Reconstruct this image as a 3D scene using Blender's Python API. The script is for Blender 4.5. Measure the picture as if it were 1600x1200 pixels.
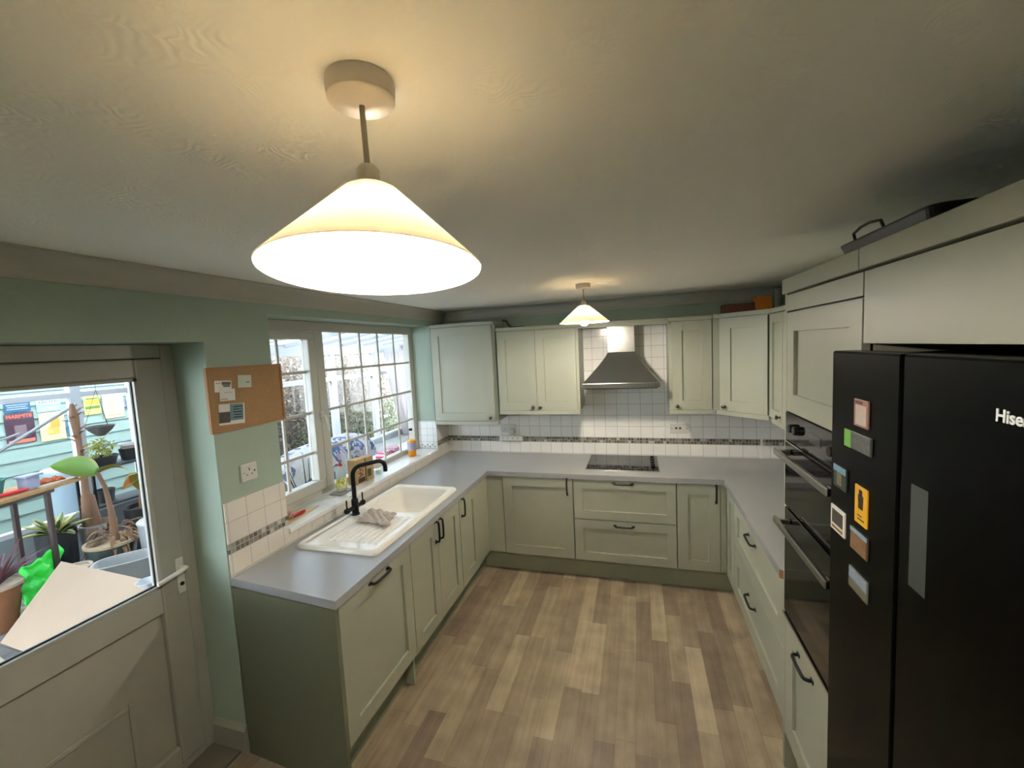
import bpy, bmesh, math, random
from mathutils import Vector, Matrix
for o in list(bpy.data.objects): bpy.data.objects.remove(o)
scn = bpy.context.scene
C = scn.collection

# ------------------------------------------------------------------ camera
yaw, pit, rol = (math.radians(a) for a in (16.625, 4.852, -2.794))
F = Vector((-math.sin(yaw)*math.cos(pit), math.cos(yaw)*math.cos(pit), -math.sin(pit)))
R0 = Vector((math.cos(yaw), math.sin(yaw), 0)); U0 = R0.cross(F)
Rv = math.cos(rol)*R0 + math.sin(rol)*U0
Uv = -math.sin(rol)*R0 + math.cos(rol)*U0
cd = bpy.data.cameras.new('camera'); cam = bpy.data.objects.new('camera', cd); C.objects.link(cam)
cam.matrix_world = Matrix(((Rv.x, Uv.x, -F.x, 1.914), (Rv.y, Uv.y, -F.y, -4.001), (Rv.z, Uv.z, -F.z, 1.939), (0, 0, 0, 1)))
cd.sensor_width = 36; cd.lens = 664.187/1600*36; cd.clip_start = .02
scn.camera = cam
# ------------------------------------------------------------------ world, exposure
w = bpy.data.worlds.new('overcast_sky'); scn.world = w; w.use_nodes = True
bg = w.node_tree.nodes['Background']; bg.inputs[0].default_value = (.82, .92, 1, 1); bg.inputs[1].default_value = 7.6
scn.view_settings.view_transform = 'Standard'; scn.view_settings.look = 'None'
scn.view_settings.gamma = 1; scn.view_settings.use_curve_mapping = False
scn.view_settings.exposure = 1.1
BULB_A, BULB_B = 300, 340      # emission strengths of the two pendant bulbs
scn.cycles.sample_clamp_indirect = 0
scn.cycles.diffuse_bounces = 10
scn.cycles.max_bounces = 18
scn.cycles.transmission_bounces = 12
scn.cycles.transparent_max_bounces = 16

# ------------------------------------------------------------------ materials
OUTDOOR_DIM = 1.0      # colour factor; outdoor colours are darkened to stand in for dimmer daylight
def lin(c):
    c = tuple(v*OUTDOOR_DIM for v in c)
    return tuple(((v/255)/12.92 if v/255 <= .04045 else ((v/255+.055)/1.055)**2.4) for v in c) + (1,)
class N:
    def __init__(s, name):
        s.m = bpy.data.materials.new(name); s.m.use_nodes = True; s.t = s.m.node_tree
        s.b = s.t.nodes['Principled BSDF']; s.out = s.t.nodes['Material Output']
    def n(s, typ, **k):
        nd = s.t.nodes.new(typ)
        for a, v in k.items(): setattr(nd, a, v)
        return nd
    def l(s, a, b): s.t.links.new(a, b)
def setc(nm, c, r, metal=0, spec=.5):
    nm.b.inputs['Base Color'].default_value = c; nm.b.inputs['Roughness'].default_value = r
    nm.b.inputs['Metallic'].default_value = metal; nm.b.inputs['Specular IOR Level'].default_value = spec
def mat(name, rgb, rough=.5, metal=0, var=0, vs=8, bump=0, bs=60, spec=.5, coord='Object', stretch=None):
    nm = N(name); c = lin(rgb); setc(nm, c, rough, metal, spec)
    tc = nm.n('ShaderNodeTexCoord'); co = tc.outputs[coord]
    if stretch:
        mp = nm.n('ShaderNodeMapping'); mp.inputs['Scale'].default_value = stretch; nm.l(co, mp.inputs[0]); co = mp.outputs[0]
    if var:
        nz = nm.n('ShaderNodeTexNoise'); nz.inputs['Scale'].default_value = vs; nz.inputs['Detail'].default_value = 5
        nm.l(co, nz.inputs['Vector'])
        mx = nm.n('ShaderNodeMix', data_type='RGBA')
        mx.inputs[6].default_value = tuple(max(0, v*(1-var)) for v in c[:3]) + (1,)
        mx.inputs[7].default_value = tuple(min(1, v*(1+var)) for v in c[:3]) + (1,)
        nm.l(nz.outputs[0], mx.inputs[0]); nm.l(mx.outputs[2], nm.b.inputs['Base Color'])
    if bump:
        nb = nm.n('ShaderNodeTexNoise'); nb.inputs['Scale'].default_value = bs; nb.inputs['Detail'].default_value = 3
        nm.l(co, nb.inputs['Vector'])
        bp = nm.n('ShaderNodeBump'); bp.inputs['Strength'].default_value = bump; bp.inputs['Distance'].default_value = .01
        nm.l(nb.outputs[0], bp.inputs['Height']); nm.l(bp.outputs[0], nm.b.inputs['Normal'])
    return nm.m
def uvw(nm, axes):
    """object coordinates (u,v) as a 2D vector for brick-like textures"""
    tc = nm.n('ShaderNodeTexCoord'); sp = nm.n('ShaderNodeSeparateXYZ'); cb = nm.n('ShaderNodeCombineXYZ')
    nm.l(tc.outputs['Object'], sp.inputs[0])
    nm.l(sp.outputs['XYZ'.index(axes[0])], cb.inputs[0]); nm.l(sp.outputs['XYZ'.index(axes[1])], cb.inputs[1])
    return cb.outputs[0]
def tile_mat(name, axes, off, pitch=.1045, col=(243, 241, 238), grout=(192, 189, 183)):
    nm = N(name); setc(nm, lin(col), .16)
    v = uvw(nm, axes); mp = nm.n('ShaderNodeMapping'); mp.inputs['Location'].default_value = (off[0], off[1], 0); nm.l(v, mp.inputs[0])
    br = nm.n('ShaderNodeTexBrick', offset=0, squash=1)
    br.inputs['Color1'].default_value = lin(col); br.inputs['Color2'].default_value = lin(tuple(c-5 for c in col)); br.inputs['Mortar'].default_value = lin(grout)
    br.inputs['Scale'].default_value = 1; br.inputs['Mortar Size'].default_value = .0022; br.inputs['Mortar Smooth'].default_value = .2
    br.inputs['Brick Width'].default_value = pitch; br.inputs['Row Height'].default_value = pitch
    nm.l(mp.outputs[0], br.inputs['Vector']); nm.l(br.outputs['Color'], nm.b.inputs['Base Color'])
    bp = nm.n('ShaderNodeBump', invert=True); bp.inputs['Strength'].default_value = .5; bp.inputs['Distance'].default_value = .002
    nm.l(br.outputs['Fac'], bp.inputs['Height'])
    nz = nm.n('ShaderNodeTexNoise'); nz.inputs['Scale'].default_value = 14; b2 = nm.n('ShaderNodeBump'); b2.inputs['Strength'].default_value = .12; b2.inputs['Distance'].default_value = .01
    nm.l(nz.outputs[0], b2.inputs['Height']); nm.l(bp.outputs[0], b2.inputs['Normal']); nm.l(b2.outputs[0], nm.b.inputs['Normal'])
    return nm.m
def mosaic_mat(name, axes, off):
    nm = N(name); setc(nm, (.3, .3, .3, 1), .3)
    v = uvw(nm, axes); mp = nm.n('ShaderNodeMapping'); mp.inputs['Location'].default_value = (off[0], off[1], 0); nm.l(v, mp.inputs[0])
    sc = nm.n('ShaderNodeVectorMath', operation='SCALE'); sc.inputs['Scale'].default_value = 1/.0255; nm.l(mp.outputs[0], sc.inputs[0])
    fl = nm.n('ShaderNodeVectorMath', operation='FLOOR'); nm.l(sc.outputs[0], fl.inputs[0])
    wn = nm.n('ShaderNodeTexWhiteNoise', noise_dimensions='2D'); nm.l(fl.outputs[0], wn.inputs['Vector'])
    cr = nm.n('ShaderNodeValToRGB'); cr.color_ramp.interpolation = 'CONSTANT'
    e = cr.color_ramp.elements; e[0].position = 0; e[0].color = lin((104, 100, 92)); e[1].position = .3; e[1].color = lin((134, 130, 120))
    for p, c in ((.5, (84, 80, 72)), (.65, (150, 146, 136)), (.82, (116, 112, 104)), (.93, (196, 194, 188))):
        x = e.new(p); x.color = lin(c)
    nm.l(wn.outputs['Value'], cr.inputs[0])
    br = nm.n('ShaderNodeTexBrick', offset=0, squash=1); br.inputs['Scale'].default_value = 1
    br.inputs['Color1'].default_value = (0, 0, 0, 1); br.inputs['Color2'].default_value = (0, 0, 0, 1); br.inputs['Mortar'].default_value = (1, 1, 1, 1)
    br.inputs['Mortar Size'].default_value = .0022; br.inputs['Brick Width'].default_value = .0255; br.inputs['Row Height'].default_value = .0255
    nm.l(mp.outputs[0], br.inputs['Vector'])
    mx = nm.n('ShaderNodeMix', data_type='RGBA'); mx.inputs[7].default_value = lin((176, 172, 164)); nm.l(br.outputs['Fac'], mx.inputs[0])
    nm.l(cr.outputs[0], mx.inputs[6]); nm.l(mx.outputs[2], nm.b.inputs['Base Color'])
    return nm.m
def glass_mat(name, tint=(1, 1, 1), refl=.08):
    nm = N(name); nm.t.nodes.remove(nm.b)
    tr = nm.n('ShaderNodeBsdfTransparent'); tr.inputs[0].default_value = tint + (1,)
    gl = nm.n('ShaderNodeBsdfGlossy'); gl.inputs['Roughness'].default_value = .02
    fr = nm.n('ShaderNodeFresnel'); fr.inputs[0].default_value = 1.25
    ge = nm.n('ShaderNodeNewGeometry'); iv = nm.n('ShaderNodeMath', operation='SUBTRACT'); iv.inputs[0].default_value = 1; nm.l(ge.outputs['Backfacing'], iv.inputs[1])
    fm = nm.n('ShaderNodeMath', operation='MULTIPLY'); nm.l(fr.outputs[0], fm.inputs[0]); nm.l(iv.outputs[0], fm.inputs[1])
    mx = nm.n('ShaderNodeMixShader'); nm.l(fm.outputs[0], mx.inputs[0]); nm.l(tr.outputs[0], mx.inputs[1]); nm.l(gl.outputs[0], mx.inputs[2])
    nm.l(mx.outputs[0], nm.out.inputs[0]); return nm.m
def translucent_mat(name, rgb, f=.5, clear=0, rough=.4, gloss=.08):
    nm = N(name); c = lin(rgb); setc(nm, c, rough)
    tl = nm.n('ShaderNodeBsdfTranslucent'); tl.inputs[0].default_value = c
    mx = nm.n('ShaderNodeMixShader'); mx.inputs[0].default_value = f
    nm.l(nm.b.outputs[0], mx.inputs[1]); nm.l(tl.outputs[0], mx.inputs[2]); last = mx
    if clear:
        tr = nm.n('ShaderNodeBsdfTransparent'); tr.inputs[0].default_value = (.95, .97, 1, 1); m2 = nm.n('ShaderNodeMixShader'); m2.inputs[0].default_value = clear
        nm.l(mx.outputs[0], m2.inputs[1]); nm.l(tr.outputs[0], m2.inputs[2]); last = m2
    nm.l(last.outputs[0], nm.out.inputs[0]); return nm.m
def emit_mat(name, rgb, s):
    nm = N(name); nm.b.inputs['Base Color'].default_value = (.9, .9, .9, 1)
    nm.b.inputs['Emission Color'].default_value = rgb + (1,); nm.b.inputs['Emission Strength'].default_value = s; return nm.m
def floor_mat():
    nm = N('oak_plank_vinyl'); setc(nm, (.3, .2, .1, 1), .42)
    v = uvw(nm, 'YX')
    def brick(bw, rh, off, c1, c2, ms=.0008):
        br = nm.n('ShaderNodeTexBrick', offset=off, offset_frequency=3, squash=1); br.inputs['Scale'].default_value = 1
        br.inputs['Brick Width'].default_value = bw; br.inputs['Row Height'].default_value = rh; br.inputs['Mortar Size'].default_value = ms
        br.inputs['Color1'].default_value = c1; br.inputs['Color2'].default_value = c2; br.inputs['Mortar'].default_value = lin((92, 76, 60)); br.inputs['Bias'].default_value = 0
        nm.l(v, br.inputs['Vector']); return br
    # irregular plank lengths: shift every row by its own random amount
    sp = nm.n('ShaderNodeSeparateXYZ'); nm.l(v, sp.inputs[0])
    dv = nm.n('ShaderNodeMath', operation='DIVIDE'); dv.inputs[1].default_value = .098; nm.l(sp.outputs[1], dv.inputs[0])
    fl = nm.n('ShaderNodeMath', operation='FLOOR'); nm.l(dv.outputs[0], fl.inputs[0])
    wn = nm.n('ShaderNodeTexWhiteNoise', noise_dimensions='1D'); nm.l(fl.outputs[0], wn.inputs['W'])
    ad = nm.n('ShaderNodeMath', operation='ADD'); ml = nm.n('ShaderNodeMath', operation='MULTIPLY'); ml.inputs[1].default_value = 7.0
    nm.l(wn.outputs['Value'], ml.inputs[0]); nm.l(sp.outputs[0], ad.inputs[0]); nm.l(ml.outputs[0], ad.inputs[1])
    du = nm.n('ShaderNodeMath', operation='DIVIDE'); du.inputs[1].default_value = .62; nm.l(ad.outputs[0], du.inputs[0])
    fu = nm.n('ShaderNodeMath', operation='FLOOR'); nm.l(du.outputs[0], fu.inputs[0])
    cb = nm.n('ShaderNodeCombineXYZ'); nm.l(fu.outputs[0], cb.inputs[0]); nm.l(fl.outputs[0], cb.inputs[1])
    w2 = nm.n('ShaderNodeTexWhiteNoise', noise_dimensions='2D'); nm.l(cb.outputs[0], w2.inputs['Vector'])
    cr = nm.n('ShaderNodeValToRGB'); e = cr.color_ramp.elements
    e[0].position = 0; e[0].color = lin((132, 116, 100)); e[1].position = 1; e[1].color = lin((190, 174, 148))
    for p, c in ((.35, (150, 134, 114)), (.6, (162, 146, 122)), (.8, (170, 154, 130))): x = e.new(p); x.color = lin(c)
    nm.l(w2.outputs['Value'], cr.inputs[0])
    mp = nm.n('ShaderNodeMapping'); mp.inputs['Scale'].default_value = (2.2, 34, 1); nm.l(v, mp.inputs[0])
    nz = nm.n('ShaderNodeTexNoise'); nz.inputs['Scale'].default_value = 1; nz.inputs['Detail'].default_value = 7; nz.inputs['Roughness'].default_value = .65; nm.l(mp.outputs[0], nz.inputs['Vector'])
    n2 = nm.n('ShaderNodeTexNoise'); n2.inputs['Scale'].default_value = 7; n2.inputs['Detail'].default_value = 3; nm.l(v, n2.inputs['Vector'])
    am = nm.n('ShaderNodeMath', operation='ADD'); nm.l(nz.outputs[0], am.inputs[0]); nm.l(n2.outputs[0], am.inputs[1])
    mr = nm.n('ShaderNodeMapRange'); mr.inputs[1].default_value = .65; mr.inputs[2].default_value = 1.35; mr.inputs[3].default_value = .66; mr.inputs[4].default_value = 1.26
    nm.l(am.outputs[0], mr.inputs[0])
    vm = nm.n('ShaderNodeVectorMath', operation='SCALE'); nm.l(cr.outputs[0], vm.inputs[0]); nm.l(mr.outputs[0], vm.inputs['Scale'])
    # thin plank joints from the fractional coordinates
    def edge(src, lim):
        fr = nm.n('ShaderNodeMath', operation='FRACT'); nm.l(src.outputs[0], fr.inputs[0])
        lt = nm.n('ShaderNodeMath', operation='LESS_THAN'); lt.inputs[1].default_value = lim; nm.l(fr.outputs[0], lt.inputs[0]); return lt
    mxm = nm.n('ShaderNodeMath', operation='MAXIMUM'); nm.l(edge(dv, .02).outputs[0], mxm.inputs[0]); nm.l(edge(du, .004).outputs[0], mxm.inputs[1])
    hf = nm.n('ShaderNodeMath', operation='MULTIPLY'); hf.inputs[1].default_value = .45; nm.l(mxm.outputs[0], hf.inputs[0])
    mx = nm.n('ShaderNodeMix', data_type='RGBA'); mx.inputs[7].default_value = lin((96, 80, 62)); nm.l(hf.outputs[0], mx.inputs[0]); nm.l(vm.outputs[0], mx.inputs[6])
    nm.l(mx.outputs[2], nm.b.inputs['Base Color']); return nm.m
def ceiling_mat():
    nm = N('swirled_plaster_ceiling'); setc(nm, lin((247, 245, 240)), .85)
    tc = nm.n('ShaderNodeTexCoord')
    nw = nm.n('ShaderNodeTexNoise'); nw.inputs['Scale'].default_value = 9; nw.inputs['Detail'].default_value = 2; nm.l(tc.outputs['Object'], nw.inputs['Vector'])
    wx = nm.n('ShaderNodeMix', data_type='RGBA'); wx.inputs[0].default_value = .13; nm.l(tc.outputs['Object'], wx.inputs[6]); nm.l(nw.outputs['Color'], wx.inputs[7])
    vo = nm.n('ShaderNodeTexVoronoi'); vo.inputs['Scale'].default_value = 9; nm.l(wx.outputs[2], vo.inputs['Vector'])
    sn = nm.n('ShaderNodeMath', operation='SINE'); ml = nm.n('ShaderNodeMath', operation='MULTIPLY'); ml.inputs[1].default_value = 55
    nm.l(vo.outputs['Distance'], ml.inputs[0]); nm.l(ml.outputs[0], sn.inputs[0])
    nz = nm.n('ShaderNodeTexNoise'); nz.inputs['Scale'].default_value = 6; nz.inputs['Detail'].default_value = 4; nm.l(tc.outputs['Object'], nz.inputs['Vector'])
    rp = nm.n('ShaderNodeMapRange'); rp.inputs[1].default_value = .50; rp.inputs[2].default_value = .7; nm.l(nz.outputs[0], rp.inputs[0])
    m2 = nm.n('ShaderNodeMath', operation='MULTIPLY'); nm.l(sn.outputs[0], m2.inputs[0]); nm.l(rp.outputs[0], m2.inputs[1])
    n3 = nm.n('ShaderNodeTexNoise'); n3.inputs['Scale'].default_value = 60; n3.inputs['Detail'].default_value = 4; nm.l(tc.outputs['Object'], n3.inputs['Vector'])
    ad = nm.n('ShaderNodeMath', operation='ADD'); nm.l(m2.outputs[0], ad.inputs[0]); nm.l(n3.outputs[0], ad.inputs[1])
    bp = nm.n('ShaderNodeBump'); bp.inputs['Strength'].default_value = .2; bp.inputs['Distance'].default_value = .004
    nm.l(ad.outputs[0], bp.inputs['Height']); nm.l(bp.outputs[0], nm.b.inputs['Normal']); return nm.m
def voronoi_mat(name, cols, scale, rough=.8, coord='Object', warp=.4):
    nm = N(name); setc(nm, (.5, .5, .5, 1), rough)
    tc = nm.n('ShaderNodeTexCoord'); nz = nm.n('ShaderNodeTexNoise'); nz.inputs['Scale'].default_value = scale*.6
    nm.l(tc.outputs[coord], nz.inputs['Vector'])
    mx = nm.n('ShaderNodeMix', data_type='RGBA'); mx.inputs[0].default_value = warp; nm.l(tc.outputs[coord], mx.inputs[6]); nm.l(nz.outputs['Color'], mx.inputs[7])
    vo = nm.n('ShaderNodeTexVoronoi'); vo.inputs['Scale'].default_value = scale; nm.l(mx.outputs[2], vo.inputs['Vector'])
    sp = nm.n('ShaderNodeSeparateColor'); nm.l(vo.outputs['Color'], sp.inputs[0])
    cr = nm.n('ShaderNodeValToRGB'); cr.color_ramp.interpolation = 'CONSTANT'; e = cr.color_ramp.elements
    e[0].position = 0; e[0].color = lin(cols[0]); e[1].position = 1/len(cols); e[1].color = lin(cols[1])
    for i, c in enumerate(cols[2:]): x = e.new((i+2)/len(cols)); x.color = lin(c)
    nm.l(sp.outputs[0], cr.inputs[0]); nm.l(cr.outputs[0], nm.b.inputs['Base Color']); return nm.m
def stripe_mat(name, c1, c2, freq, axis, rough=.7):
    nm = N(name); setc(nm, lin(c1), rough)
    tc = nm.n('ShaderNodeTexCoord'); sp = nm.n('ShaderNodeVectorMath', operation='DOT_PRODUCT'); sp.inputs[1].default_value = axis
    nm.l(tc.outputs['Object'], sp.inputs[0]); ml = nm.n('ShaderNodeMath', operation='MULTIPLY'); ml.inputs[1].default_value = freq; nm.l(sp.outputs['Value'], ml.inputs[0])
    fr = nm.n('ShaderNodeMath', operation='FRACT'); nm.l(ml.outputs[0], fr.inputs[0]); lt = nm.n('ShaderNodeMath', operation='LESS_THAN'); lt.inputs[1].default_value = .5; nm.l(fr.outputs[0], lt.inputs[0])
    mx = nm.n('ShaderNodeMix', data_type='RGBA'); mx.inputs[6].default_value = lin(c1); mx.inputs[7].default_value = lin(c2); nm.l(lt.outputs[0], mx.inputs[0]); nm.l(mx.outputs[2], nm.b.inputs['Base Color']); return nm.m
def leaf_mat(name, mid, edge, at=.55, rough=.45):
    """leaf colour with a margin of another colour, read from the leaf's own UV"""
    nm = N(name); setc(nm, lin(mid), rough)
    tc = nm.n('ShaderNodeTexCoord'); sp = nm.n('ShaderNodeSeparateXYZ'); nm.l(tc.outputs['UV'], sp.inputs[0])
    mr = nm.n('ShaderNodeMapRange'); mr.inputs[1].default_value = at-.08; mr.inputs[2].default_value = at+.08; nm.l(sp.outputs[0], mr.inputs[0])
    mx = nm.n('ShaderNodeMix', data_type='RGBA'); mx.inputs[6].default_value = lin(mid); mx.inputs[7].default_value = lin(edge); nm.l(mr.outputs[0], mx.inputs[0]); nm.l(mx.outputs[2], nm.b.inputs['Base Color'])
    tl = nm.n('ShaderNodeBsdfTranslucent'); nm.l(mx.outputs[2], tl.inputs[0]); ms = nm.n('ShaderNodeMixShader'); ms.inputs[0].default_value = .35
    nm.l(nm.b.outputs[0], ms.inputs[1]); nm.l(tl.outputs[0], ms.inputs[2]); nm.l(ms.outputs[0], nm.out.inputs[0]); return nm.m

M = dict(
 mint=mat('mint_green_wall_paint', (164, 180, 165), .7, bump=.1, bs=120),
 ceil=ceiling_mat(), coving=mat('white_coving_paint', (190, 187, 178), .7),
 floor=floor_mat(), upvc_window=mat('white_window_upvc', (190, 188, 178), .35), upvc=mat('white_upvc', (166, 164, 153), .35), white=mat('white_gloss', (238, 238, 236), .2),
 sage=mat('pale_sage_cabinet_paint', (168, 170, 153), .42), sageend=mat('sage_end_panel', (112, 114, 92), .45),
 plinth=mat('sage_plinth', (150, 154, 132), .5),
 worktop=mat('grey_speckled_laminate', (160, 160, 162), .24, var=.16, vs=190), core=mat('chipboard_core', (150, 112, 78), .9),
 black=mat('matt_black_metal', (22, 23, 24), .38, .3), blackgl=mat('black_glass', (10, 11, 13), .06), steel=mat('brushed_steel', (176, 174, 170), .26, 1, bump=.04, bs=200, stretch=(1, 1, 30)),
 chrome=mat('chrome', (210, 208, 205), .15, 1), darksteel=mat('brushed_hood_steel', (150, 150, 150), .34, 1),
 fridge=mat('black_fridge_steel', (3, 3, 3), .28, .0, spec=.06), ceramic=mat('white_ceramic', (240, 236, 228), .09),
 pewter=mat('pewter_knob', (104, 98, 90), .3, .9), cork=mat('cork', (170, 134, 94), .9, var=.25, vs=150, bump=.2, bs=200), corkframe=mat('board_frame_wood', (168, 122, 80), .6),
 paper=mat('white_card', (222, 220, 216), .7), ink=mat('grey_ink', (96, 98, 104), .7), plastic=mat('white_plastic', (212, 210, 202), .3), red=mat('red_plastic', (190, 30, 34), .35),
 glass=glass_mat('window_glass'), kick=mat('dark_gap', (26, 26, 24), .8),
)

# ------------------------------------------------------------------ mesh builder
I4 = Matrix.Identity(4)
class B:
    def __init__(s, M4=None): s.bm = bmesh.new(); s.M = M4 or I4; s.uv = s.bm.loops.layers.uv.new('UVMap')
    def vs(s, pts): return [s.bm.verts.new(s.M @ Vector(p)) for p in pts]
    def f(s, vv):
        try: return s.bm.faces.new(vv)
        except ValueError: return None
    def hexa(s, p):
        v = s.vs(p)
        for q in ((0,1,2,3), (7,6,5,4), (0,4,5,1), (1,5,6,2), (2,6,7,3), (3,7,4,0)): s.f([v[i] for i in q])
        return s
    def box(s, x0, x1, y0, y1, z0, z1):
        return s.hexa([(x0,y0,z0), (x1,y0,z0), (x1,y1,z0), (x0,y1,z0), (x0,y0,z1), (x1,y0,z1), (x1,y1,z1), (x0,y1,z1)])
    def prism(s, poly, z0, z1, axis='z'):
        m = {'z': lambda a, b, c: (a, b, c), 'y': lambda a, b, c: (a, c, b), 'x': lambda a, b, c: (c, a, b)}[axis]
        a = s.vs([m(p[0], p[1], z0) for p in poly]); b = s.vs([m(p[0], p[1], z1) for p in poly]); n = len(poly)
        s.f(a[::-1]); s.f(b)
        for i in range(n): s.f([a[i], a[(i+1) % n], b[(i+1) % n], b[i]])
        return s
    def rings(s, rs, cap0=True, cap1=True, closed=False):
        R = [s.vs(r) for r in rs]; n = len(R[0])
        L = list(zip(R, R[1:] + ([R[0]] if closed else [])))[:None if closed else len(R)-1]
        for a, b in L:
            for i in range(n): s.f([a[i], a[(i+1) % n], b[(i+1) % n], b[i]])
        if not closed:
            if cap0: s.f(R[0][::-1])
            if cap1: s.f(R[-1])
        return s
    def lathe(s, prof, c=(0, 0, 0), n=32, cap0=True, cap1=True, sx=1, sy=1, ax=None):
        A = ax or I4
        rs = [[tuple(Vector(c) + (A.to_3x3() @ Vector((r*sx*math.cos(2*math.pi*i/n), r*sy*math.sin(2*math.pi*i/n), z)))) for i in range(n)] for r, z in prof]
        return s.rings(rs, cap0, cap1)
    def tube(s, pts, r, n=10, rb=None, cap=True):
        pts = [Vector(p) for p in pts]; rr = r if isinstance(r, (list, tuple)) else [r]*len(pts); rs = []
        up = None
        for i, p in enumerate(pts):
            t = (pts[min(i+1, len(pts)-1)] - pts[max(i-1, 0)]).normalized()
            if up is None: up = t.orthogonal().normalized()
            up = (up - up.dot(t)*t); up = up.normalized() if up.length > 1e-6 else t.orthogonal().normalized()
            sd = t.cross(up)
            rs.append([tuple(p + (up*math.cos(2*math.pi*k/n) + sd*math.sin(2*math.pi*k/n)*(rb or 1))*rr[i]) for k in range(n)])
        return s.rings(rs, cap, cap)
    def sphere(s, c, r, n=20, m=12, sz=1):
        prof = [(max(1e-4, r*math.sin(math.pi*i/m)), -r*sz*math.cos(math.pi*i/m)) for i in range(m+1)]
        return s.lathe(prof, c, n)
    def leaf(s, base, d, length, width, droop=.5, up=(0, 0, 1), n=8, fold=.15, wob=0, roll=0):
        """a pointed leaf strip; uv.x runs from 0 at the midrib to 1 at the margin"""
        base = Vector(base); d = Vector(d).normalized(); side = d.cross(Vector(up))
        side = side.normalized() if side.length > .05 else Vector((1, 0, 0)); side = Matrix.Rotation(roll, 3, d) @ side
        p = base.copy(); dirv = d.copy(); rows = []; st = length/n
        for i in range(n+1):
            t = i/n; wd = width*.5*(math.sin(math.pi*min(1, t*.93+.07))**.75)*(1 if t < 1 else .02) + .0006
            nrm = side.cross(dirv).normalized()
            rows.append([p - side*wd + nrm*fold*wd*2, p.copy(), p + side*wd + nrm*fold*wd*2 + nrm*wob*wd*math.sin(i*1.7)])
            dirv = (dirv + Vector((0, 0, -droop/n))).normalized(); p = p + dirv*st
        V = [[s.bm.verts.new(s.M @ q) for q in r] for r in rows]
        for i in range(n):
            for j in range(2):
                fc = s.f([V[i][j], V[i][j+1], V[i+1][j+1], V[i+1][j]])
                if fc:
                    for lp, u in zip(fc.loops, ((1, 0, 0, 1) if j == 0 else (0, 1, 1, 0))): lp[s.uv].uv = (u, i/n)
        return s
    def obj(s, name, m, parent=None, smooth=None, bevel=0, solid=0, fix=True, sub=0):
        if fix: bmesh.ops.recalc_face_normals(s.bm, faces=s.bm.faces)
        me = bpy.data.meshes.new(name); s.bm.to_mesh(me); s.bm.free()
        me.materials.append(M[m] if isinstance(m, str) else m)
        if smooth is not None:
            me.polygons.foreach_set('use_smooth', [True]*len(me.polygons)); me.set_sharp_from_angle(angle=math.radians(smooth))
        o = bpy.data.objects.new(name, me); C.objects.link(o)
        if parent: setpar(o, parent)
        if solid: md = o.modifiers.new('thickness', 'SOLIDIFY'); md.thickness = solid; md.offset = 0
        if sub: md = o.modifiers.new('smooth', 'SUBSURF'); md.levels = sub; md.render_levels = sub
        if bevel: md = o.modifiers.new('bevel', 'BEVEL'); md.width = bevel; md.segments = 2; md.limit_method = 'ANGLE'; md.angle_limit = math.radians(50)
        return o
ABS = {}
def abspos(p):
    v = Vector((0, 0, 0))
    while p: v += ABS.get(p.name, Vector((0, 0, 0))); p = None
    return v
def setpar(o, p):
    o.parent = p; o.matrix_parent_inverse = Matrix.Translation(-abspos(p))
def tag(o, label, cat, group=None, kind=None):
    o['label'] = label; o['category'] = cat
    if group: o['group'] = group
    if kind: o['kind'] = kind
    return o
def thing(name, label, cat, loc=(0, 0, 0), group=None):
    o = bpy.data.objects.new(name, None); C.objects.link(o); o.location = loc; o.empty_display_size = .05
    ABS[o.name] = Vector(loc); return tag(o, label, cat, group)
def struct(b, name, m, parent=None, **k):
    o = b.obj(name, m, parent, **k)
    if not parent: o['kind'] = 'structure'
    return o
def copy_thing(root, delta, label):
    r = root.copy(); C.objects.link(r); r.location = root.location + Vector(delta); r['label'] = label
    for ch in list(root.children):
        c = ch.copy(); C.objects.link(c); c.parent = r
        for g in ch.children:
            d = g.copy(); C.objects.link(d); d.parent = c
    return r
def text(name, s, M4, size, m, parent, ext=.0006, space=1, bold=0):
    cu = bpy.data.curves.new(name, 'FONT'); cu.body = s; cu.size = size; cu.extrude = ext; cu.space_character = space; cu.offset = bold
    cu.align_x = 'CENTER'; cu.align_y = 'CENTER'
    t = bpy.data.objects.new(name + '_t', cu); C.objects.link(t); bpy.context.view_layer.update()
    me = bpy.data.meshes.new_from_object(t.evaluated_get(bpy.context.evaluated_depsgraph_get())); bpy.data.objects.remove(t)
    me.transform(M4); me.materials.clear(); me.materials.append(M[m] if isinstance(m, str) else m)
    o = bpy.data.objects.new(name, me); C.objects.link(o); setpar(o, parent); return o

# local frames: X along the run, Y outward from the front, Z up
def FB(plane): return Matrix(((1, 0, 0, 0), (0, -1, 0, plane), (0, 0, 1, 0), (0, 0, 0, 1)))       # faces -y (back run)
def FL(plane): return Matrix(((0, 1, 0, plane), (1, 0, 0, 0), (0, 0, 1, 0), (0, 0, 0, 1)))         # faces +x (window run)
def FR(plane): return Matrix(((0, -1, 0, plane), (1, 0, 0, 0), (0, 0, 1, 0), (0, 0, 0, 1)))        # faces -x (oven run)

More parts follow.
